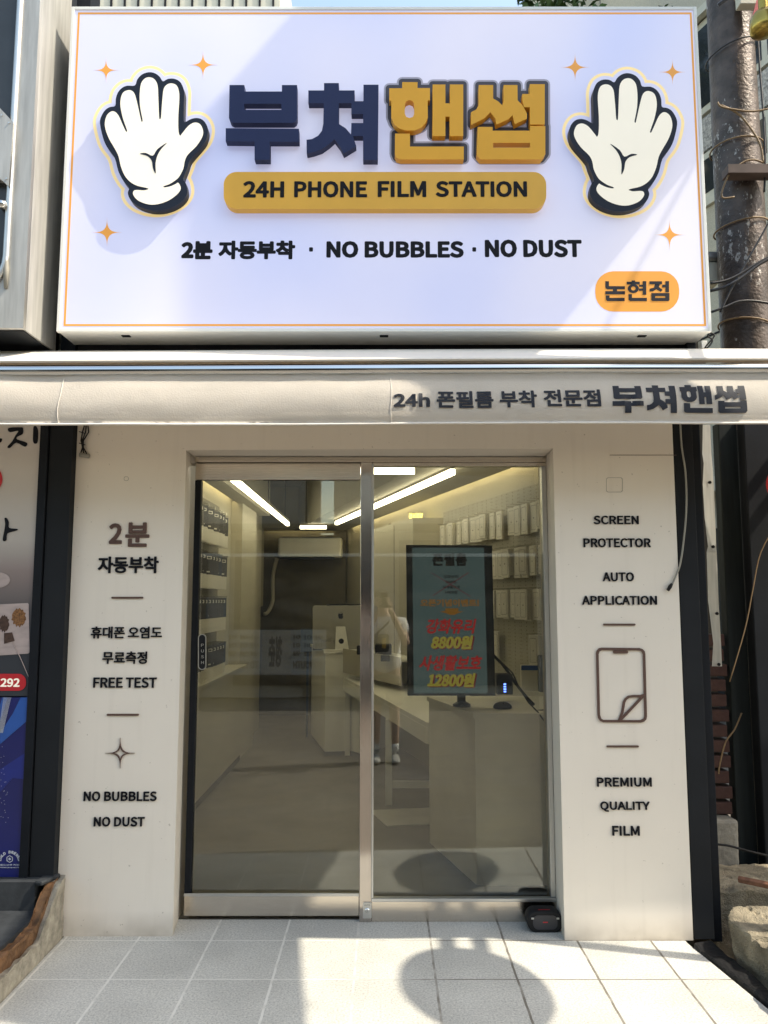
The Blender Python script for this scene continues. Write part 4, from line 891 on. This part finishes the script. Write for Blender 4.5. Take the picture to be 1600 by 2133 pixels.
# ---------------------------------------------------------------- street side behind the camera: what shades and what is mirrored
rn = thing('right_neighbour_building', (2.8, .3, -.12), 'grey rendered building pier right of the alley carrying projecting signs', 'building')
bm = B(); prism(bm, [(2.45, .28), (3.1, .28), (3.1, .6), (2.45, .6)], -.1, 9.5); obj('wall', bm, 'opposite_wall', rn)
ds = thing('round_projecting_sign', (2.9, -1.3, 3.2), 'round sign on two iron brackets casting the round shadow', 'projecting sign')
SZC = 3.2; XS = .35 + .8 * SZC; YC = -.66 - .213 * SZC
obj('disc', lathe(B(), (XS - .03, YC, SZC), [(.33, 0), (.345, .01), (.345, .05), (.33, .06)], 48, 'x'), 'white_metal', ds)
for zz in (SZC + .09, SZC - .09):
    bm = B(); bx(bm, XS - .02, XS + .02, YC + .32, .28, zz - .022, zz + .022); obj('bracket', bm, 'black_metal', ds)
bs = thing('added_blade_sign', (2.5, -1.4, 3.6), 'unseen blade sign added to shade the left paving', 'shade caster')  # out-of-view caster, added so its shadow covers the left paving
ZA = 3.6; XA = -.42 + .8 * ZA
MA = Matrix.Translation(Vector((XA, -.97, 0))) @ Matrix.Rotation(R(8), 4, 'Z')
box('case', -.05, .05, -1.0, .0, ZA, 5.2, 'white_metal', bs, .01, MA)
bm = B(); 
for zz in (ZA + .3, 5.0): bx(bm, XA - .02, XA + .02, -.96, .28, zz, zz + .04)
obj('bracket', bm, 'black_metal', bs)
b2 = thing('added_upper_blade_sign', (2.6, -.9, 5.0), 'unseen higher blade sign added to shade the lightbox sign', 'shade caster')  # second added caster, unseen, shades the middle of the lightbox face
box('case', 2.55, 2.65, -1.3, -.42, 5.04, 8.1, 'white_metal', b2, .01)
bm = B()
for zz in (5.4, 7.6): bx(bm, 2.58, 2.62, -.419, .28, zz, zz + .04)
obj('bracket', bm, 'black_metal', b2)
fp = thing('flag_post', (2.45, -.70, -.12), 'slim post standing at the pavement edge to the right', 'post')
obj('shaft', lathe(B(), (2.45, -.70, -.12), [(.035, 0), (.035, 3.0), (.03, 3.4)], 12), 'black_metal', fp)
sc_ = obj('street_cable', tube(B(), [(5, -2.2, 6.6), (2.2, -1.1, 5.6), (0.6, -.5, 5.05)], .012, 6), 'pvc_cable'); tag(sc_, 'black cable crossing high over the street', 'cable')
sc_ = obj('street_cable', tube(B(), [(6, -1.6, 6.2), (3.0, -.9, 5.2), (1.75, -.1, 4.6)], .010, 6), 'pvc_cable'); tag(sc_, 'thin cable running down to the shop roof corner', 'cable')
ob = thing('opposite_building', (0, -9.4, -.12), 'grey building with dark shop windows across the street', 'building')
bm = B(); bx(bm, -9, -1.35, -13, -9.4, -.1, 6.5); bx(bm, -.85, 9, -13, -9.4, -.1, 6.5); bx(bm, -1.35, -.85, -13, -9.5, -.1, 2.6); obj('wall', bm, 'opposite_wall', ob)
for i in range(6):
    x = -8 + i * 2.75
    box('shop_window', x, x + 2.3, -9.39, -9.36, .1, 2.5, 'opposite_dark', ob); box('upper_window', x + .3, x + 1.9, -9.39, -9.36, 3.9, 5.4, 'opposite_dark', ob)
box('canopy', -8.5, 8.5, -9.35, -8.9, 2.62, 2.74, 'opposite_dark', ob); box('canopy_edge', -8.5, 8.5, -8.899, -8.86, 2.2, 2.25, 'white_metal', ob)
for x in (-3.2, 2.6): box('drain_pipe', x, x + .1, -9.36, -9.26, -.1, 6.4, 'frame_cream', ob)
# banner seen only as a mirror image in the door
bn = thing('street_banner', (-1.9, -9, .2), 'low white banner with grey lettering fixed across the street', 'banner')
YB = -9.05; MB_ = Matrix.Translation(Vector((-1.77, YB, 0))) @ Matrix.Rotation(math.pi, 4, 'Z')
M('banner_cloth', (.36, .38, .40), .8); M('banner_ink', (.10, .10, .11), .8)
box('cloth', -.83, .83, -.0, .02, .30, 1.02, 'banner_cloth', bn, 0, MB_); box('centre_panel', -.26, .20, -.004, -.001, .31, 1.01, 'opposite_wall', bn, 0, MB_)
for x0 in (-.78, .26):
    text('lettering', 'TO YOUTH', None, -.006, .002, 'banner_ink', bn, .03, world_box=(x0, x0 + .48, .40, .52), M4=MB_)
    for j, s in enumerate(('영 영 영', '이 이 이', '이 이 이')): text('lettering', s, None, -.006, .002, 'banner_ink', bn, .02, world_box=(x0, x0 + .48, .60 + .13 * j, .68 + .13 * j), M4=MB_)
text('lettering', '청춘', None, -.006, .002, 'banner_ink', bn, .03, world_box=(-.12, .10, .42, .92), M4=MB_)

# ---------------------------------------------------------------- inside the shop
def I(u, v, dep): return at(u, v, dep + CAM.y)
# hanging lamp frame
lf = thing('hanging_lamp_frame', (-.4, 3.4, 2.36), 'rectangular hanging frame of warm white tube lamps', 'lamp')
ZL = 2.36
A_ = Vector((.475, 1.47, ZL)); B_ = Vector((-.548, 5.14, ZL)); C_ = Vector((-1.10, 1.3, ZL)); D_ = Vector((-1.12, 5.27, ZL))
def bar(name, p, q, w, h, mat, par):
    d = (q - p); L_ = d.length; ang = math.atan2(d.y, d.x)
    MM = Matrix.Translation(p) @ Matrix.Rotation(ang, 4, 'Z')
    return box(name, 0, L_, -w / 2, w / 2, 0, h, mat, par, 0, MM)
for p, q in ((A_, B_), (C_, D_), (Vector((-1.02, 5.66, ZL)), Vector((-.70, 5.66, ZL))), (Vector((-1.0, 1.44, ZL)), Vector((.21, 1.44, ZL)))):
    tb_ = bar('tube_lamp', p, q, .034, .04, 'lamp_glow', lf)
    bar('lamp_housing', p + Vector((0, 0, .041)), q + Vector((0, 0, .041)), .03, .03, 'inner_soffit', lf)
for x, y in ((-1.1, 2.2), (-1.11, 3.6), (-1.11, 4.9), (.25, 2.3), (-.1, 3.5), (-.5, 5.0), (-.95, 5.66), (-.72, 5.66), (-.3, 1.44), (.1, 1.44)):
    bm = B(); tube(bm, [(x, y, ZL + .07), (x, y, 2.96)], .004, 5); obj('suspension_wire', bm, 'black_metal', lf)
ac = thing('air_conditioner', (-.85, 6.6, 2.0), 'white wall mounted air conditioner under the ceiling light', 'air conditioner')
a = I(583, 1167, 10.55); b_ = I(714, 1122, 10.55); bm = B(); bx(bm, a.x, b_.x, 6.4, 6.7, a.z + .03, b_.z, .03); obj('case', bm, 'inner_white', ac)
box('vent_flap', a.x + .03, b_.x - .1, 6.39, 6.45, a.z, a.z + .028, 'black_metal', ac, .005); box('intake_slot', a.x + .04, b_.x - .12, 6.42, 6.6, b_.z + .001, b_.z + .01, 'black_metal', ac)
bm = B(); tube(bm, catmull([(a.x - .03, 6.55, 2.05), (a.x - .08, 6.55, 1.8), (a.x - .07, 6.5, 1.5), (a.x - .12, 6.45, 1.35), (-1.55, 6.4, 1.32)], 4, False), .025, 8); obj('drain_hose', bm, 'inner_wall', ac, smooth=True)
sh = box('floor_box', -1.70, -1.52, 5.75, 6.1, 1.42, 2.4, 'inner_soffit', None, .01); tag(sh, 'grey wall box at the back left corner', 'wall box')
# low counter along the left wall
lc = thing('left_wall_counter', (-1.42, 2.5, 0), 'long low cream counter along the left wall', 'counter')
box('body', -1.4895, -1.33, .3, 3.74, .08, .86, 'inner_wall', lc, .003); box('top', -1.4895, -1.31, .3, 3.742, .861, .89, 'inner_wall', lc, .003); box('toe_kick', -1.4895, -1.36, .3, 3.74, 0, .079, 'inner_dark_wall', lc)
# desks
def block(name, pts, z0, z1, mat, par): return obj(name, prism(B(), pts, z0, z1), mat, par)
fc = thing('front_counter', (.9, .6, 0), 'tall white counter block just behind the right glass panel', 'counter')
block('body', [(.475, .30), (1.30, .30), (1.12, 1.05), (.275, 1.02)], .05, .885, 'inner_white', fc)
block('top', [(.465, .29), (1.30, .29), (1.12, 1.06), (.262, 1.03)], .886, .912, 'inner_white', fc)
dk = thing('long_desk', (.35, 2.2, 0), 'long white desk with panel legs running back along the right wall', 'desk')
block('top', [(.262, 1.065), (1.07, 1.065), (RW(4.2) - .05, 4.2), (-.45, 4.2)], .72, .75, 'inner_white', dk)
block('apron', [(.262, 1.066), (.282, 1.066), (-.43, 4.19), (-.45, 4.19)], .62, .719, 'inner_white', dk)
for x, y in ((.03, 2.09), (-.36, 3.95)): box('leg', x - .02, x + .03, y, y + .05, 0, .619, 'inner_white', dk, .003)
box('cross_bar', .061, .62, 2.10, 2.13, .12, .17, 'inner_white', dk, .003)
rc = thing('reception_counter', (-.45, 4.4, 0), 'high white reception counter in the middle of the shop', 'counter')
block('body', [(-.575, 3.94), (-.33, 3.99), (-.20, 3.84), (.25, 4.6), (-.2, 5.2), (-.80, 4.95)], .04, .985, 'inner_white', rc)
block('top', [(-.59, 3.92), (-.33, 3.97), (-.18, 3.82), (.25, 4.6), (-.2, 5.2), (-.82, 4.97)], .986, 1.015, 'inner_white', rc)
fpz = block('front_fascia', [(-.40, 3.90), (-.385, 3.885), (.145, 2.70), (.13, 2.70)], .80, 1.03, 'inner_wall', rc)
block('shelf_top', [(-.395, 3.888), (-.386, 3.886), (.14, 2.71), (.62, 2.75), (.35, 3.7), (-.15, 3.81)], .99, 1.012, 'inner_white', rc)
# computer seen from behind
pc = thing('desktop_computer', (-.55, 4.2, 1.015), 'slim silver desktop computer seen from behind on the reception counter', 'computer')
YI = 3.06 + .95
M('silver_shell', (.40, .39, .35), .35, .3, var=.03)
sh_ = shape('shell', [rrect(652, 1262, 787, 1352, 5)], YI, .02, 'silver_shell', pc, bev=.003)
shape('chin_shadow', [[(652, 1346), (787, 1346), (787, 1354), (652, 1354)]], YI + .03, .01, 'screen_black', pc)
shape('stand', [[(700, 1305), (719, 1305), (727, 1357), (698, 1357)]], YI - .05, .02, 'inner_white', pc)
shape('cable_hole', [[(711 + 5.5 * math.cos(R(18 * i)), 1335.5 + 5.5 * math.sin(R(18 * i))) for i in range(20)]], YI - .052, .0015, 'ink_grey', pc)
ap = [(710, 1279), (706, 1277.5), (704.5, 1281), (705.2, 1286), (708, 1289.2), (710, 1288.4), (712, 1289.2), (714.6, 1286), (715.2, 1284.4), (713.6, 1282), (714.8, 1278.6), (712.6, 1277.4)]
shape('logo', [catmull(ap, 3)], YI - .0045, .001, 'screen_black', pc); shape('logo', [[(710.2, 1276.4), (711.2, 1274.6), (712.4, 1274.2), (712, 1275.8)]], YI - .0045, .001, 'screen_black', pc)
for i in range(6): shape('port', [[(669 + i * 3.6, 1335), (671 + i * 3.6, 1335), (671 + i * 3.6, 1336), (669 + i * 3.6, 1336)]], YI - .0045, .001, 'screen_black', pc)
def small(name, u0, v0, u1, v1, dep, dd, mat, label, cat, bev=.006):
    a = I(u0, v1, dep); b = I(u1, v0, dep); o = box(name, a.x, b.x, a.y, a.y + dd, a.z, b.z, mat, None, bev); tag(o, label, cat); return o
small('back_screen', 680, 1258, 760, 1300, 8.6, .03, 'screen_black', 'black screen edge behind the silver computer', 'screen')
small('card_reader', 743, 1345, 758, 1364, 7.3, .1, 'rubber_black', 'small black card reader on the reception counter', 'card reader', .01)
small('label_printer', 781, 1343, 816, 1364, 7.1, .2, 'ink_grey', 'dark grey printer on the reception counter', 'printer', .01)
small('pen_tray', 675, 1359.5, 697, 1362, 7.45, .03, 'cotton_white', 'slim white pen on the counter edge', 'pen', .001)
small('keyboard_box', 793, 1366, 812, 1378, 6.75, .12, 'pvc_cable', 'black box on the front end of the reception counter', 'box')
bc = small('blue_chair_back', 626, 1310, 652, 1358, 8.9, .05, 'panel_bluegrey', 'dark blue chair back behind the reception counter', 'chair')
for x in (-.86, -.78): box('chair_leg', x, x + .025, 4.98, 5.0, 0, .93, 'panel_bluegrey', bc)
small('stand_back', 800, 1362, 846, 1384, 7.5, .3, 'black_metal', 'black shelf unit behind the reception counter', 'shelf')
wt = small('wall_tablet', 822, 1219, 846, 1265, 7.6, .02, 'screen_black', 'small dark tablet screen on the white cabinet', 'tablet', .003)
mt_ = block('pale_floor_patch', [(.02, 1.55), (.55, 1.65), (.50, 2.05), (-.10, 1.95)], -.0035, .003, 'pack_white', None); tag(mt_, 'pale patch on the shop floor under the desk', 'mat')  # thin pale parallelogram laid flat on the floor
# tall cabinet on the right wall
cbx = thing('tall_cabinet', (0, 4.3, 0), 'tall white cabinet against the right wall', 'cabinet')
block('body', [(RW(3.0) - .30, 3.0), (RW(3.0) - .02, 3.0), (RW(4.6) - .02, 4.6), (RW(4.6) - .36, 4.6)], .76, 2.22, 'inner_wall', cbx)
bm = B(); bx(bm, 0, .004, 0, .002, .8, 2.2); o = obj('door_gap', bm, 'black_metal', cbx); o.location = Vector((RW(3.5) - .32, 3.5, .8)) - WO[cbx]
cctv = obj('security_camera', lathe(B(), tuple(I(815, 1097, 8.2)), [(.001, -.035), (.018, -.03), (.03, -.01), (.034, .01), (.02, .03)], 16, 'y'), 'screen_black', smooth=True); tag(cctv, 'small round security camera over the white cabinet', 'security camera')
# lit neon sign seen from behind, so it reads in mirror writing
ns = thing('neon_sign', tuple(I(866, 1104, 7.4)), 'small lit yellow sign on the right wall, reading in mirror writing', 'neon sign')
a = I(852, 1104, 7.45); b_ = I(881, 1068, 7.45)
text('neon_lettering', '정밀부착', None, a.y, .006, 'neon_glow', ns, .02, flip=True, world_box=(a.x, b_.x, a.z + .05, b_.z))
box('backing', a.x - .005, b_.x + .005, a.y + .01, a.y + .014, a.z, b_.z + .01, 'silver_shell', ns); box('light_bar', a.x, b_.x, a.y - .004, a.y + .004, a.z, a.z + .022, 'neon_glow', ns)
# advertising monitor
tv = thing('advertising_screen', tuple(I(938, 1478, 4.45)), 'tall black advertising screen on a desk stand behind the right glass', 'screen')
YT = 4.45 + CAM.y
shape('bezel', [[(846, 1135), (1025, 1136), (1032, 1449), (849, 1449)]], YT, .045, 'tv_bezel', tv)
shape('display', [[(859, 1141), (1008, 1141), (1016, 1444), (862, 1444)]], YT - .0015, .001, 'screen_teal', tv)
yt = YT - .003
def D(b, px, mat, w=.02, sh=0, yy=yt): return text('display_lettering', b, px, yy, .0006, mat, tv, w, sh)
D('폰필름', (900, 1152, 973, 1179), 'pix_black', .034)
D('강화유리', (924, 1197.5, 954.5, 1205), 'pix_black', .02); D('9900원', (928, 1208.7, 950.5, 1215.7), 'pix_black', .02); D('사생활보호', (922, 1219, 959, 1226), 'pix_black', .02); D('14900원', (926.5, 1230, 953, 1237), 'pix_black', .02)
M('pix_darkred', (.05, .0, .0), .5, emit=(.35, .03, .05), estr=.06)
shape('cross_line', [[(898, 1193), (899, 1192.5), (980.5, 1242), (979.5, 1243)]], yt - .001, .0005, 'pix_darkred', tv); shape('cross_line', [[(976, 1192), (977, 1193), (902, 1241.5), (901, 1240.5)]], yt - .0014, .0005, 'pix_darkred', tv)
D('오픈기념이벤트!', (875.5, 1248, 998, 1263.5), 'pix_orange', .03)
shape('arrow', [[(916, 1274), (928, 1272), (928, 1267), (955, 1267), (955, 1273), (966, 1274), (955, 1277), (946, 1281), (938, 1281), (928, 1277)]], yt, .0006, 'pix_orange', tv)
D('강화유리', (885, 1289, 993, 1320), 'pix_red', .026, .22)
D('8800원', (898, 1325, 990, 1354), 'pix_darkred', .05, .2, yt + .001); D('8800원', (896, 1323.5, 987, 1352.5), 'pix_yellow', .035, .2, yt - .0006)
D('사생활보호', (871, 1365, 1007, 1397), 'pix_red', .026, .22)
D('12800원', (891, 1403, 995, 1433), 'pix_darkred', .05, .2, yt + .001); D('12800원', (889, 1402, 992, 1431.5), 'pix_yellow', .035, .2, yt - .0006)
shape('neck', [[(953, 1445), (970, 1445), (970, 1466), (953, 1466)]], YT + .03, .03, 'tv_bezel', tv)
c = I(962, 1468, 4.5); obj('foot', lathe(B(), (c.x, c.y + .0, .912), [(.048, 0), (.05, .012), (.035, .022), (.02, .03)], 20), 'tv_bezel', tv, smooth=True)
# charging hub, cables, mouse
hb = thing('charging_hub', tuple(I(1052, 1446, 4.7)), 'black charging hub with blue lights beside the screen', 'charging hub')
a = I(1036, 1447, 4.7); b_ = I(1068, 1404, 4.7); box('body', a.x, b_.x, a.y, a.y + .08, a.z, b_.z, 'rubber_black', hb, .004)
for i in range(4): z0_ = a.z + .014 + i * .014; box('light', (a.x + b_.x) / 2 - .008, (a.x + b_.x) / 2 + .006, a.y - .002, a.y - .0002, z0_, z0_ + .008, 'pix_blue', hb)
for i in range(5):
    for j in range(3): box('port', a.x + .008 + (i if i < 2 else i + 1) * .014, a.x + .014 + (i if i < 2 else i + 1) * .014, a.y - .0015, a.y - .0002, a.z + .015 + j * .022, a.z + .019 + j * .022, 'ink_grey', hb)
def cab(pts, r, label, dep0, mat='rubber_black'):
    o = obj('cable', tube(B(), [I(p[0], p[1], p[2]) for p in pts], r, 7), mat, smooth=True); tag(o, label, 'cable'); return o
cab([(1028, 1365, 4.5), (1045, 1382, 4.5), (1060, 1402, 4.5), (1075, 1425, 4.5), (1095, 1450, 4.45), (1112, 1468, 4.4)], .008, 'thick black cable falling from the screen to the counter', 0)
cab([(1040, 1375, 4.4), (1068, 1402, 4.4), (1080, 1430, 4.4), (1100, 1462, 4.3), (1122, 1485, 4.25), (1142, 1514, 4.1)], .004, 'thin black cable running over the counter edge', 0)
cab([(1052, 1466, 4.5), (1070, 1476, 4.45), (1090, 1482, 4.4), (1118, 1480, 4.35), (1142, 1478, 4.3)], .003, 'thin dark mouse cable on the counter', 0)
mo = thing('computer_mouse', tuple(I(1048, 1486, 4.4)), 'dark computer mouse on the front counter', 'computer mouse')
bm = B(); r_ = bmesh.ops.create_uvsphere(bm, u_segments=16, v_segments=10, radius=1); c = I(1047, 1480, 4.42)
bmesh.ops.scale(bm, vec=(.052, .05, .030), verts=bm.verts); bmesh.ops.translate(bm, vec=(c.x, c.y, .918), verts=bm.verts)
for v in bm.verts: v.co.z = max(v.co.z, .913)
obj('shell', bm, 'ink_grey', mo, smooth=True); box('wheel', c.x - .004, c.x + .004, c.y - .034, c.y - .018, .937, .946, 'rubber_black', mo, .001)
small('dark_stand', 1124, 1366, 1146, 1442, 4.75, .05, 'black_metal', 'dark upright object at the right end of the counter', 'stand')
pp_ = small('protector_box', 1086, 1385, 1120, 1440, 5.0, .03, 'pack_white', 'white boxed product with blue header on the counter', 'box')
a = I(1086, 1396, 4.99); b_ = I(1120, 1386, 4.99); box('blue_header', a.x, b_.x, a.y - .003, a.y - .001, a.z, b_.z, 'blue_light', pp_)
# pegboards with hanging packs
pg = thing('right_pegboard', (1.0, 1.9, .9), 'perforated white pegboard on the right wall behind the packs', 'pegboard')
block('panel', [(RW(.6) - .052, .6), (RW(2.95) - .052, 2.95), (RW(2.95) - .04, 2.95), (RW(.6) - .04, .6)], .95, 2.26, 'pegboard', pg)
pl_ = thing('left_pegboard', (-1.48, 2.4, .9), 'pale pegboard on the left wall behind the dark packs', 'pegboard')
M('pegboard_darkened', (.19, .175, .13), .6, var=.06); box('panel', -1.489, -1.475, 1.1, 3.12, .92, 2.33, 'pegboard_darkened', pl_)  # board colour darkened so the white pack bottoms stand out
random.seed(12)
def pack(name, mat, w, h, label, cat, group, style):
    t = thing(name, (0, 0, 0), label, cat, group)
    box('card', -w / 2, w / 2, -.006, .006, -h, 0, mat, t, .002)
    if style == 'white':
        shape('print', [rrect(-w * .36, -h * .92, w * .36, -h * .10, w * .09, 3), rrect(-w * .33, -h * .905, w * .33, -h * .115, w * .07, 3)], -.0068, .0006, 'pack_print', t, px=False)
        shape('print', [rrect(-.006, -h * .55, .006, -h * .5, .002, 2)], -.0068, .0006, 'pack_print', t, px=False)
    else:
        box('sleeve', -w / 2 - .001, w / 2 + .001, -.0075, .0075, -h * .60, .001, style, t); shape('print', [rrect(-w * .3, -h * .16, w * .3, -h * .07, .004, 2), rrect(-w * .2, -h * .14, w * .2, -h * .09, .003, 2)], -.0082, .0006, 'pack_white', t, px=False)
        shape('print', [rrect(-w * .3, -h * .54, w * .1, -h * .5, .002, 2)], -.0082, .0006, 'pack_white', t, px=False)
    box('hook', -.0025, .0025, -.05, .10, .006, .011, 'chrome', t)
    return t
protos = {}
ORD = ['first', 'second', 'third', 'fourth', 'fifth', 'sixth', 'seventh', 'eighth', 'ninth', 'tenth', 'eleventh', 'twelfth', 'thirteenth', 'fourteenth', 'fifteenth', 'sixteenth', 'seventeenth', 'eighteenth', 'nineteenth', 'twentieth', 'twenty-first', 'twenty-second', 'twenty-third', 'twenty-fourth']
def put(kind, args, loc, rz, label, rx=0, sc=1):
    if kind not in protos:
        t = pack(*args); protos[kind] = t; new = False
    else:
        s = protos[kind]; t = s.copy(); COL.objects.link(t); new = True
        for c in s.children:
            d_ = c.copy(); COL.objects.link(d_); d_.parent = t
    t.location = loc; t.rotation_euler = (rx, 0, rz); t['label'] = label; t['group'] = args[6]; t.scale = (sc, 1, sc)
    return t
rown = ['top', 'second', 'third', 'fourth']
rz_r = math.atan2(.28, 1) + R(90) + math.pi        # front of the pack faces the room (-x side)
for r_ in range(4):
    ztop = [2.13, 1.85, 1.57, 1.28][r_]; y = 1.02 + random.random() * .05
    lab = 'white pack'; hk = 0
    while y < 2.85:
        if random.random() < (.12 if r_ < 3 else .45): y += .09; continue
        n = random.choice((1, 1, 2, 3))
        for k in range(n):
            put('w', ('film_pack', 'pack_white', .098, .195, lab, 'film pack', '', 'white'), (RW(y) - .10 - .016 * k, y - .004 * k, ztop), -R(90) + math.atan(.28) + random.uniform(-.12, .12) + (.10 if k else 0), 'white %s pack, %s hook from the door, %s row, right pegboard' % (('front', 'second', 'rear')[k], ORD[hk], rown[r_]), sc=random.uniform(.9, 1.05))['group'] = 'packs in the %s row of the right pegboard' % rown[r_]
        y += random.choice((.105, .112, .118)); hk += 1
for r_ in range(4):
    ztop = [2.215, 1.86, 1.52, 1.14][r_]; y = 1.35
    lab = 'dark pack'; i = 0
    while y < 3.02:
        st = 'n' if (r_ in (1, 2) and random.random() < .25) else 'd'
        n = random.choice((1, 2, 2))
        for k in range(n):
            put(st, ('film_pack', 'pack_white', .10, .27, lab, 'film pack', '', 'pack_navy' if st == 'n' else 'pack_dark'), (-1.39 + .02 * k, y + .006 * k, ztop), R(90) - R(24) + random.uniform(-.1, .1), '%s %s pack, %s hook from the door, %s row, left pegboard' % ('navy topped' if st == 'n' else 'dark topped', ('front', 'rear')[k], ORD[i], rown[r_]))['group'] = 'packs in the %s row of the left pegboard' % rown[r_]
        y += .112; i += 1

# ---------------------------------------------------------------- the photographer, seen mirrored in the glass
def skin(name, joints, edges, mat, parent, sub=2):
    me = bpy.data.meshes.new(name); me.from_pydata([j[0] for j in joints], edges, []); o = bpy.data.objects.new(name, me); COL.objects.link(o)
    mod = o.modifiers.new('s', 'SKIN'); mod.use_smooth_shade = True
    for i, j in enumerate(joints):
        r = j[1]; me.skin_vertices[0].data[i].radius = r if isinstance(r, tuple) else (r, r)
    me.skin_vertices[0].data[0].use_root = True
    o.modifiers.new('u', 'SUBSURF').levels = sub
    dg = bpy.context.evaluated_depsgraph_get(); dg.update(); m2 = bpy.data.meshes.new_from_object(o.evaluated_get(dg)); bpy.data.objects.remove(o)
    for p in m2.polygons: p.use_smooth = True
    return link_mesh(name, m2, mat, parent)
G0 = -.125; PY = -4.27
per = thing('person', (0, PY, G0), 'person in white t-shirt and dark shorts photographing the shop with a phone', 'person')
J = [((.01, PY, .80), (.15, .10)), ((.01, PY, .95), (.135, .095)), ((.01, PY, 1.15), (.15, .10)), ((.01, PY, 1.27), (.12, .08)), ((.005, PY + .01, 1.36), (.052, .055)), ((-.02, PY + .03, 1.44), (.06, .075)), ((-.03, PY + .03, 1.52), (.074, .088)), ((-.03, PY + .02, 1.585), (.05, .06)),
     ((.18, PY, 1.255), .055), ((.225, PY + .10, 1.06), .042), ((.20, PY + .18, 1.12), .040), ((.055, -3.985, 1.42), .026),
     ((-.17, PY, 1.255), .055), ((-.215, PY + .10, 1.06), .042), ((-.19, PY + .18, 1.12), .040), ((-.05, -3.985, 1.42), .026),
     ((.10, PY, .72), (.085, .085)), ((.105, PY + .02, .38), .058), ((.11, PY - .01, .20), .052), ((.11, PY - .01, -.03), .034),
     ((-.08, PY, .72), (.085, .085)), ((-.085, PY + .02, .38), .058), ((-.085, PY - .01, .20), .052), ((-.085, PY - .01, -.03), .034)]
E = [(0, 1), (1, 2), (2, 3), (3, 4), (4, 5), (5, 6), (6, 7), (3, 8), (8, 9), (9, 10), (10, 11), (3, 12), (12, 13), (13, 14), (14, 15), (0, 16), (16, 17), (17, 18), (18, 19), (0, 20), (20, 21), (21, 22), (22, 23)]
body = skin('body', J, E, 'skin', per)
for s in (1, -1):    # hands round the phone, five fingers each
    w = Vector((.055 * s, -3.985, 1.42))
    skin('hand', [(w, (.024, .016)), (w + Vector((.0, .012, .035)), (.032, .014)), (w + Vector((.0, .018, .065)), (.030, .013))], [(0, 1), (1, 2)], 'skin', body, 1)
    for k in range(4):
        b0 = w + Vector((.004 * s, .020, .035 + .018 * k)); ln = (.030, .036, .038, .034)[k]
        skin('finger', [(b0, .0085), (b0 + Vector((-.012 * s, .022, .004)), .008), (b0 + Vector((-.012 * s - ln * .7 * s, .026, .006)), .007)], [(0, 1), (1, 2)], 'skin', body, 1)
    skin('thumb', [(w + Vector((-.004 * s, -.004, .03)), .010), (w + Vector((-.022 * s, -.006, .055)), .0095), (w + Vector((-.034 * s, .0, .075)), .008)], [(0, 1), (1, 2)], 'skin', body, 1)
skin('t_shirt', [((.01, PY, .72), (.20, .135)), ((.01, PY, .95), (.175, .125)), ((.01, PY, 1.15), (.178, .125)), ((.01, PY, 1.275), (.14, .10)), ((.005, PY, 1.32), (.07, .07)),
      ((.18, PY + .0, 1.26), .082), ((.215, PY + .06, 1.14), .075), ((-.17, PY, 1.26), .082), ((-.205, PY + .06, 1.14), .075)],
     [(0, 1), (1, 2), (2, 3), (3, 4), (3, 5), (5, 6), (3, 7), (7, 8)], 'cotton_white', per)
skin('shorts', [((.01, PY, .80), (.165, .12)), ((.01, PY, .72), (.16, .115)), ((.105, PY, .62), .105), ((.115, PY + .01, .42), .095), ((-.085, PY, .62), .105), ((-.095, PY + .01, .42), .095)],
     [(0, 1), (1, 2), (2, 3), (1, 4), (4, 5)], 'shorts_cloth', per)
skin('hair', [((-.03, PY + .0, 1.50), (.085, .088)), ((-.03, PY + .012, 1.57), (.088, .105)), ((-.03, PY + .02, 1.61), (.064, .08))], [(0, 1), (1, 2)], 'hair_black', per)
for s in (1, -1):
    ey = skin('ear', [((.078 * s - .03, PY + .02, 1.48), (.008, .012)), ((.082 * s - .03, PY + .02, 1.51), (.008, .014))], [(0, 1)], 'skin', body, 1)
    bm = B(); bmesh.ops.create_uvsphere(bm, u_segments=10, v_segments=8, radius=.011); bmesh.ops.translate(bm, vec=(.03 * s - .03, PY + .112, 1.50), verts=bm.verts); obj('eye', bm, 'screen_black', body, smooth=True)
skin('nose', [((-.03, PY + .11, 1.50), .008), ((-.03, PY + .128, 1.465), .012)], [(0, 1)], 'skin', body, 1)
bm = B(); tube(bm, [(-.052, PY + .108, 1.43), (-.03, PY + .113, 1.427), (-.008, PY + .108, 1.43)], .004, 6); obj('mouth', bm, 'pink_flag', body)
for x in (.11, -.085):
    bm = B(); tube(bm, [(x, PY - .01, -.03), (x, PY - .01, .06)], [.038, .043], 12); obj('sock', bm, 'cotton_white', per, smooth=True)
    skin('shoe', [((x, PY - .05, -.075), (.045, .04)), ((x, PY + .03, -.075), (.048, .036)), ((x + .01, PY + .13, -.09), (.046, .026)), ((x + .01, PY + .18, -.095), (.034, .02))], [(0, 1), (1, 2), (2, 3)], 'shoe_grey', per)
ph = thing('phone', (0, -3.955, 1.42), 'dark phone held up by the photographer', 'phone')
box('case', -.046, .042, -3.966, -3.957, 1.425, 1.58, 'pvc_cable', ph, .004); box('lens_block', -.03, .03, -3.9569, -3.953, 1.53, 1.57, 'screen_black', ph, .002)
bg_ = thing('shoulder_pouch', (-.03, PY + .14, 1.0), 'grey chest pouch with a yellow tag on the white t-shirt', 'pouch')
box('pouch', -.12, .05, PY + .125, PY + .175, .98, 1.16, 'ink_grey', bg_, .02); box('yellow_tag', -.02, .02, PY + .176, PY + .19, 1.02, 1.12, 'yellow_thing', bg_, .005)
bm = B(); tube(bm, [(-.10, PY + .15, 1.14), (.02, PY + .13, 1.25), (.10, PY + .02, 1.34), (.05, PY - .10, 1.26)], .01, 6); obj('strap', bm, 'ink_grey', bg_, smooth=True)
